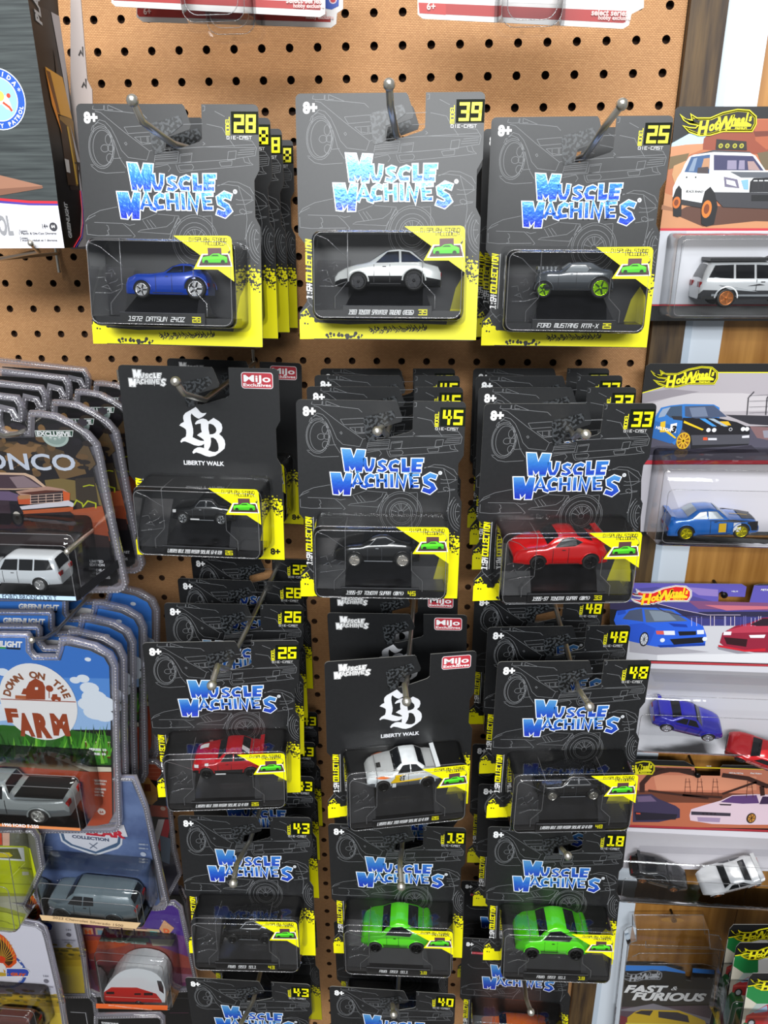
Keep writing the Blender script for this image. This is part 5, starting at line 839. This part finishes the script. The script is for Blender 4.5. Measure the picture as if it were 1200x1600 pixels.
mb.prism([(a[0],b[1]),(b[0],b[1]),(b[0],a[1]),(a[0],a[1])],37.7,38.6,mat('#cf7f4a')); c=K(18,1562,38.6); d=K(242,1562,38.6); mb.fit('1990 FORD F-250',c[0],d[0],c[1],5,38.8,WHT,bold=.02); mb.build('label_strip',o)
x0,x1=K(-330,1490,30)[0],K(440,1490,30)[0]; toycar(o,'pickup',x0,x1,K(0,1506,30)[1],18,'#8f9696',rim='#c8c8c4',lip='#d0d0cc',hw=.14,stretch=.82,lower='#5c6264',bedm='#0c0c0c',name='silver pickup with black bed')
for z,l,dx in ((-14,'farm clamshell second from the front',(2,0)),(-41,'farm clamshell third from the front',(0,0)),(-69,'farm clamshell fourth from the front',(0,0)),(-105,'farm clamshell at the back, just under the desert stack',(0,0))): dup(FARM,-z,l,('backing_card','clamshell'),dx)
# brick red card behind, workshop card, camper card, phoenix cards
fr=fr_at(240,1300,120); o=root('clamshell_toy_car',fr,'brick red card with a gold frame squeezed behind the blue grey collection card','carded toy car')
flat(o,fr,CF_,'700,1150 960,1165 1010,1200 1010,1270 1040,1300 1060,1700 1120,1990 700,1990','#a84c34:700,1150 960,1165 1010,1200 1000,1280 920,1270 700,1270|#c8904c:840,1250 930,1260 950,1290 985,1330 985,1400 950,1430 900,1420 860,1350|#8c4a2c:900,1300 940,1300 945,1345 905,1345|#b04c38:940,1430 1060,1440 1070,1510 930,1500|#d8d0d0:990,1520 1030,1520 980,1700 940,1700|#b82430:1030,1520 1070,1520 1030,1740 985,1700|#36343c:900,1700 1100,1760 1120,1990 860,1990|#5a6a7c:1000,1620 1070,1640 1060,1800 1010,1780',extra=lambda mb,K:(mb.disc(*K(1020,1450),3,.95,mat('#d8b8a8'),12),[mb.stroke([K(700,y),K(1005,y)],.4,.5,mat('#c88a6c')) for y in (1175,1200,1225,1250)]))
clam(o,fr,CF_,'690,1135 980,1150 1040,1200 1060,1290 1100,1700 1140,1860 1060,2010 690,2010',3)
fr=fr_at(165,1360,205,.05,0,-.03); o=root('clamshell_toy_car',fr,'blue grey collection clamshell with a slate pickup and hand-lettered tan label','carded toy car')
def ex(mb,K):
    mb.poly([K(*p) for p in P2('370,200 770,215 765,275 740,300 600,345 440,290 385,255')],.8,mat('#d8dce6')); mb.poly([K(*p) for p in P2('382,205 758,220 752,270 730,290 600,332 445,280 395,248')],.84,mat('#4a6484')); mb.poly([K(*p) for p in P2('400,205 742,218 735,262 600,318 455,272 410,240')],.88,mat('#dcdee8'))
    a=K(455,236);b=K(684,250); mb.fit('COLLECTION',a[0],b[0],(a[1]+b[1])/2,5.6,.92,mat('#3c4a68'),bold=.05,rot=-.03)
    a=K(480,205);b=K(790,215); mb.poly([K(*p) for p in P2('500,160 700,168 775,150 800,225 640,222 500,212')],.93,mat('#dfdde4')); mb.fit('LLAR',a[0]+10,b[0]-1,a[1]-.6,13,.96,mat('#c8283c'),bold=.06,rot=-.03)
    for p,q in (((560,265),(610,300)),((612,262),(565,298))): mb.stroke([K(*p),K(*q)],1.3,.93,mat('#6a7488'))
    for k in range(4): a=K(270,290+k*14); mb.text('EDITION',a[0],a[1],2.6,.9,mat('#b8c2d4'),'l',bold=.05)
    mb.disc(*K(897,335),3,.9,mat('#b8c2d4'),14)
    for y in (275,300,365,385): a=K(870,y); mb.text('SERIES 11',a[0],a[1],2.4,.9,mat('#b8c2d4'),'l',bold=.05)
DEN=noisemat('blue_grey_mottled_print','#4a5c88','#6f84b0',30,.45)
flat(o,fr,C0,'350,-120 820,-120 900,60 1000,640 980,660 260,620 240,500 260,300','',base=DEN,extra=ex)
clam(o,fr,C0,'330,-150 850,-150 925,40 1060,640 1040,672 990,680 240,640 215,560 240,290',3)
boxshell(o,fr,C0,'250,610 870,800',38,6,5,gt=22)
mb=MB(); K=lambda x,y,w:fr.px(x/4,1250+y/4,w)
mb.poly([K(*p,38.4) for p in ((246,718),(880,768),(850,806),(262,752))],38.4,mat('#d8b88c')); a=K(330,748,38.5);b=K(770,790,38.5); mb.fit('2023 Chevrolet Silverado 1500',a[0],b[0],(a[1]+b[1])/2+.4,5,38.6,mat('#5a4430'),shear=.15,rot=-.05); mb.build('label_strip',o)
x0,x1=K(312,690,26)[0],K(850,690,26)[0]; toycar(o,'capped',x0,x1,K(312,700,26)[1],15,'#5f6d74',rim='#1c1c1e',lip='#2a2a2c',hw=.19,yaw=.04,name='slate grey crew pickup with bed cap')
fr=fr_at(220,1500,150,0,0,-.02); o=root('clamshell_toy_car',fr,'purple and red sunset card with a red and white camping trailer','carded toy car')
def ex(mb,K):
    z=lambda x,y:K(480+.5666*x,680+.5666*y)
    for t,x0,x1,y,c,bc in (('H',75,190,275,'#d86030','#c89070'),('I',215,330,280,'#6a8a98','#a8907c'),('T',365,500,275,'#a050a0','#d8b08c'),('C',515,640,285,'#d8c820','#d8b48c'),('H',650,790,290,'#d8302c','#d8b08c'),('E',785,925,292,'#5cc0bc','#c8b090'),('D',940,1050,262,'#e8682c','#d8a070')):
        a,b=z(x0,y),z(x1,y); wd=b[0]-a[0]; q=[a,b,(b[0]-.3,b[1]+10),(a[0]+.4,b[1]+10)]
        if t=='D': q=[z(995,305),z(1078,205),z(965,118),z(912,215)]
        mb.poly(q,.9,mat(bc)); mb.fit(t,a[0]+wd*.2,b[0]-wd*.2,a[1]+1.3,9,.94,mat(c),bold=.07)
    mb.poly([z(*p) for p in P2('305,310 800,318 800,362 295,352')],.88,mat('#5c8c74')); a,b=z(315,350),z(770,350); mb.fit('HOMES',a[0],b[0],a[1],5.2,.95,mat('#c8e8d8'),bold=.05); mb.poly([z(*p) for p in P2('810,325 1085,330 1050,405 840,400')],.9,mat('#c8c0a0')); mb.stroke([z(640,380),z(660,520)],.8,.88,mat('#5a3038'))
    a=K(565,1000); mb.text('14+',a[0],a[1],4,.9,mat('#c8b0b8'),'l')
flat(o,fr,C0,'470,700 1080,650 1120,690 1215,1130 1190,1160 620,1200 530,1160','#4a2a86:900,660 1080,650 1120,690 1150,850 900,800|#6a3a7c:880,790 1150,850 1180,980 900,900|#96443a:480,840 900,880 1180,980 1195,1060 560,1000|#b8502c:500,880 700,870 820,900 560,960|#7a3038:560,1000 1195,1050 1215,1130 620,1200|#5c2834:560,1060 1205,1090 1210,1130 600,1160|#8a5a70:1060,1080 1200,1090 1205,1130 1070,1150',base='#6a3458',extra=ex)
clam(o,fr,C0,'455,690 1090,630 1140,670 1240,1140 1200,1185 600,1220 520,1180',3)
boxshell(o,fr,C0,'600,1000 1050,1312',34,6,5,gt=10)
K=lambda x,y,w:fr.px(x/4,1250+y/4,w); mb=MB(); mb.poly([K(*p,34.4) for p in ((600,1272),(1048,1284),(1046,1314),(600,1302))],34.4,mat('#d8622c')); a=K(680,1298,34.6);b=K(950,1304,34.6); mb.fit('2017 WINNEBAGO WINNIE DROP',a[0],b[0],(a[1]+b[1])/2+.3,2.9,34.9,mat('#f0c0a8'),bold=.02,rot=-.04); mb.build('label_strip',o)
mb=MB(); W_=mat('#dfe3e6',.3,0,.6); RD=mat('#c02018',.3,0,.8)
prof=[(652,1215),(655,1185),(680,1160),(720,1040),(760,1015),(860,1010),(980,1060),(1030,1120),(1040,1200),(1030,1262),(668,1250)]
pv=[K(x,y,26) for x,y in prof]; bx=K(655,1255,26)[1]
def pro(zs): return [K(x,y,26) for x,y in zs]
full=pro([(655,1240),(652,1215),(653,1192),(662,1168),(680,1140),(702,1112),(725,1088),(752,1068),(785,1053),(820,1045),(860,1042),(905,1048),(950,1060),(985,1080),(1008,1104),(1025,1135),(1036,1175),(1038,1215),(1034,1262),(670,1252)])
mb.loft([[(p[0],p[1],w) for p in full] for w in (2,2.01,28,28.01)],W_,sm=False); mb.prism(pro([(985,1118),(1012,1122),(1026,1160),(1028,1200),(1000,1180)]),28.02,28.3,mat('#1a1a1e',.2))
mb.prism(pro([(655,1235),(655,1190),(700,1160),(860,1162),(980,1200),(1015,1245),(1015,1256),(670,1250)]),28.05,28.5,RD)
for s in ((670,1185,720,1200),(845,1195,885,1205),(905,1192,960,1207)): q=pro([(s[0],s[1]),(s[2],s[1]),(s[2],s[3]),(s[0],s[3])]); mb.poly(q,28.7,mat('#1c1416',.2))
mb.stroke(pro([(665,1215),(1000,1230)]),.8,28.7,mat('#dca090'))
top=full; a=full[4]; mb.loft([[(a[0]-4,a[1]-.5,w),(a[0]+6,a[1]+.2,w),(a[0]+6,a[1]+1.5,w),(a[0]-4,a[1]+1.2,w)] for w in (10,20)],mat('#24262a'),sm=False)
cb=mb.build('camper_body',o); cb['label']='white camping trailer with red lower side'
c=K(872,1258,26); mb=wheel_mesh(4.4,4,mat('#9a9a9a',.3,.6),mat('#c8c8c8',.2,.9)); wo=mb.build('wheel',cb); wo.matrix_local=Matrix.Translation(Vector((c[0]*.001,-.027,c[1]*.001)))
# bird emblem cards
fr=fr_at(50,1500,215); o=root('clamshell_toy_car',fr,'white card with a fiery winged bird emblem and yellow field, bottom left corner','carded toy car','bird emblem cards'); PH=o
def ex(mb,K):
    c=K(-5,1010); R_=abs(K(162,1010)[0]-c[0]); mb.disc(*K(5,1055),R_*.95,.3,mat('#2f55a8'),36); mb.disc(*K(5,1055),R_*.85,.34,mat('#e8e4ec'),36)
    z=lambda x,y:K(.367*x,800+.367*y)
    for x,y in ((300,490),(345,565),(375,645)): mb.poly([(z(x,y)[0]+1.7*(1 if k%2 else .45)*math.sin(k*math.pi/5),z(x,y)[1]+1.7*(1 if k%2 else .45)*math.cos(k*math.pi/5)) for k in range(10)],.4,WHT)
    mb.poly([z(*p) for p in P2('-260,620 -285,460 -240,300 -120,150 0,95 70,140 150,230 230,360 285,480 285,590 200,660 150,690 -100,700 -200,680')],.45,mat('#e0561c')); mb.poly([z(*p) for p in P2('-220,600 -240,460 -190,320 -80,200 0,170 90,250 170,370 225,500 215,590 150,640 100,600 0,470 -100,600')],.5,mat('#4a2a10'))
    for k in range(15):
        a=math.pi*(.03+.94*k/14); mb.stroke([z(20+70*math.cos(a),560-80*math.sin(a)),z(10+190*math.cos(a-.12),540-260*math.sin(a-.12)),z(5+262*math.cos(a),560-420*math.sin(a))],[.5,.6,.8],.55+k*.001,mat('#e8b030'))
    mb.poly([z(*p) for p in P2('-60,560 -90,500 -40,465 40,470 95,500 95,560 60,590 -20,590')],.6,mat('#d8401a')); mb.poly([z(*p) for p in P2('-60,690 -50,620 0,585 60,595 105,650 95,740 60,690 20,740 -40,740')],.64,mat('#eeeae6')); mb.poly([z(*p) for p in P2('60,690 100,720 90,760 70,740')],.66,mat('#d8a030')); mb.poly([z(*p) for p in P2('-100,740 40,750 150,770 120,810 -100,820')],.63,mat('#c8a42c'))
    mb.poly([z(*p) for p in P2('110,670 430,672 480,695 515,740 495,815 460,830 110,825')],.7,WHT); mb.poly([z(*p) for p in P2('120,685 430,688 475,705 498,745 478,808 120,812')],.74,mat('#3450b4')); a=z(190,795);b=z(462,795); mb.fit('GUY',a[0],b[0],a[1],5.9,.8,mat('#e0602c'),bold=.07,shear=.1); a=z(130,770); mb.stroke([a,(a[0]+1.8,a[1])],1,.8,mat('#e0a02c'))
    mb.arc('AMERICAN AUDIO',*K(5,1055),R_*.9,4.6,.6,mat('#4a6ab8'),3.9,5.9,.03,True)
    for t,y,h in (('14+',1105,4.4),('COLLECTION',1168,2.6),('SERIES 11',1182,2.6)): a=K(290,y); mb.text(t,a[0],a[1],h,.6,mat('#8a8894'),'c',bold=.03)
    mb.disc(*K(290,1130),3,.6,mat('#7a7884'),14)
    r=random.Random(6)
    for i in range(50): x,y=r.uniform(-100,390),1205+r.uniform(-20,70); mb.disc(*K(x,y),r.uniform(2,6),.3+i*.002,mat(r.choice(('#a08a44','#7a6c34','#c8a83c','#5c5830'))),9,r.uniform(1,2.4))
flat(o,fr,C0,'-400,750 130,770 230,790 262,810 280,860 370,1250 400,1500 -400,1500','#cfcdda:-400,1150 350,1160 360,1210 -400,1190|#c8a830:-400,1205 362,1215 372,1260 400,1500 -400,1500|#a88c28:-400,1240 366,1250 370,1290 -400,1290|#d8bc3c:-400,1320 385,1330 400,1500 -400,1500',base='#e2e0ec',extra=ex)
clam(o,fr,C0,'-450,720 130,745 240,765 290,800 310,860 400,1250 440,1520 -450,1520',4)
boxshell(o,fr,C0,'-200,1330 215,1520',34,6,5,gt=5)
K=lambda x,y,w:fr.px(x/4,1250+y/4,w); toycar(o,'suv',K(-160,1450,26)[0],K(200,1450,26)[0],K(0,1500,26)[1],16,'#5a3028',rim='#888',hw=.22,name='brown wagon')
dup(PH,46,'white bird emblem card behind, only its right edge showing',('backing_card','clamshell'),(6,15))
fr=fr_at(30,1350,228,0,0,-.06); o=root('clamshell_toy_car',fr,'bright yellow-green pickup in a clear blister, cut by the left edge','carded toy car')
def ex(mb,K):
    mb.poly([K(*p) for p in P2('-300,280 160,285 185,300 228,470 215,560 190,585 -300,560')],.5,mat('#c0cc10')); mb.poly([K(*p) for p in P2('-300,290 150,295 158,380 -300,352')],.55,mat('#e4e8e4')); mb.poly([K(*p) for p in P2('-300,300 112,300 138,368 -300,340')],.6,mat('#5a5c24')); mb.poly([K(*p) for p in P2('-300,325 60,325 82,345 60,356 -300,350')],.65,mat('#d8c820'))
    mb.poly([K(*p) for p in P2('160,285 190,300 232,470 218,480')],.6,mat('#dce81c')); mb.stroke([K(70,480),K(160,390)],.7,.7,mat('#e8f070'))
    a=K(120,425); mb.text('CUSTOM',a[0],a[1],3.4,.7,mat('#6a7014'),'l',bold=.03); mb.poly([K(*p) for p in P2('140,445 180,445 182,465 142,467')],.7,mat('#d8d8b8')); mb.stroke([K(-300,500),K(60,520),K(200,525)],.8,.7,mat('#8a9010'))
flat(o,fr,C0,'-400,190 200,190 235,240 260,420 150,640 -400,640','#d84820:-400,190 10,200 15,280 -400,280|#e8b8a0:15,200 60,200 60,285 18,285|#9aa020:-400,540 220,560 200,600 -400,600|#b0b094:-400,600 190,600 150,640 -400,640',base='#6c6c62',extra=ex)
boxshell(o,fr,C0,'-200,520 95,830',36,4,6,gt=60)
clam(o,fr,C0,'-420,175 215,175 250,230 280,420 165,660 -420,660',3)
fr=fr_at(130,1570,120); o=root('clamshell_toy_car',fr,'black card with a thin white frame line between bird card and trailer','carded toy car')
flat(o,fr,C0,'380,1190 540,1210 580,1260 620,1500 380,1500','~#c8c8cc,.8:440,1325 535,1330 560,1480',base='#0d0d10'); clam(o,fr,C0,'370,1180 550,1195 600,1250 640,1520 370,1520',3)
fr=fr_at(205,1590,190); o=root('clamshell_toy_car',fr,'black card top peeking in below the camping trailer','carded toy car')
flat(o,fr,C0,'600,1360 990,1350 1010,1370 1020,1600 600,1600','~#7a7a80,.8:610,1368 985,1358 1000,1372',base='#0d0d10',extra=lambda mb,K:mb.text('EARBONNS',K(690,1398)[0],K(690,1398)[1],4,.5,WHT,bold=.05)); clam(o,fr,C0,'590,1338 1000,1332 1030,1358 1040,1620 590,1620',3)
fr=fr_at(230,1580,70); o=root('clamshell_toy_car',fr,'shadowed black clamshell behind the camping trailer card, nearest the pegboard','carded toy car')
flat(o,fr,C0,'560,560 1120,560 1150,640 1190,900 1215,1500 560,1500','~#5a3044,1:1060,1330 1180,1330|~#6a6a70,.6:900,1230 1195,1240',base='#0c0c0f'); clam(o,fr,C0,'540,540 1135,540 1175,640 1215,900 1245,1520 540,1520',3)
def lhook(a,b,z,l): p,q=at(*a,2),at(*b,z); hook([(q.x,q.y-14,2),(q.x,q.y-14,z-40),(q.x,q.y-10,z-20),tuple(q)],l,2,3.2)
lhook((158,582),(-22,672),250,'long shiny hook carrying the desert picture clamshells')
lhook((130,955),(50,1000),222,'hook carrying the farm clamshells')
p=at(105,862,245); hook([(p.x,p.y,2),(p.x,p.y,215),(p.x,p.y,245)],'slanted steel hook tip poking out over the desert ground picture',2.4,2.6)
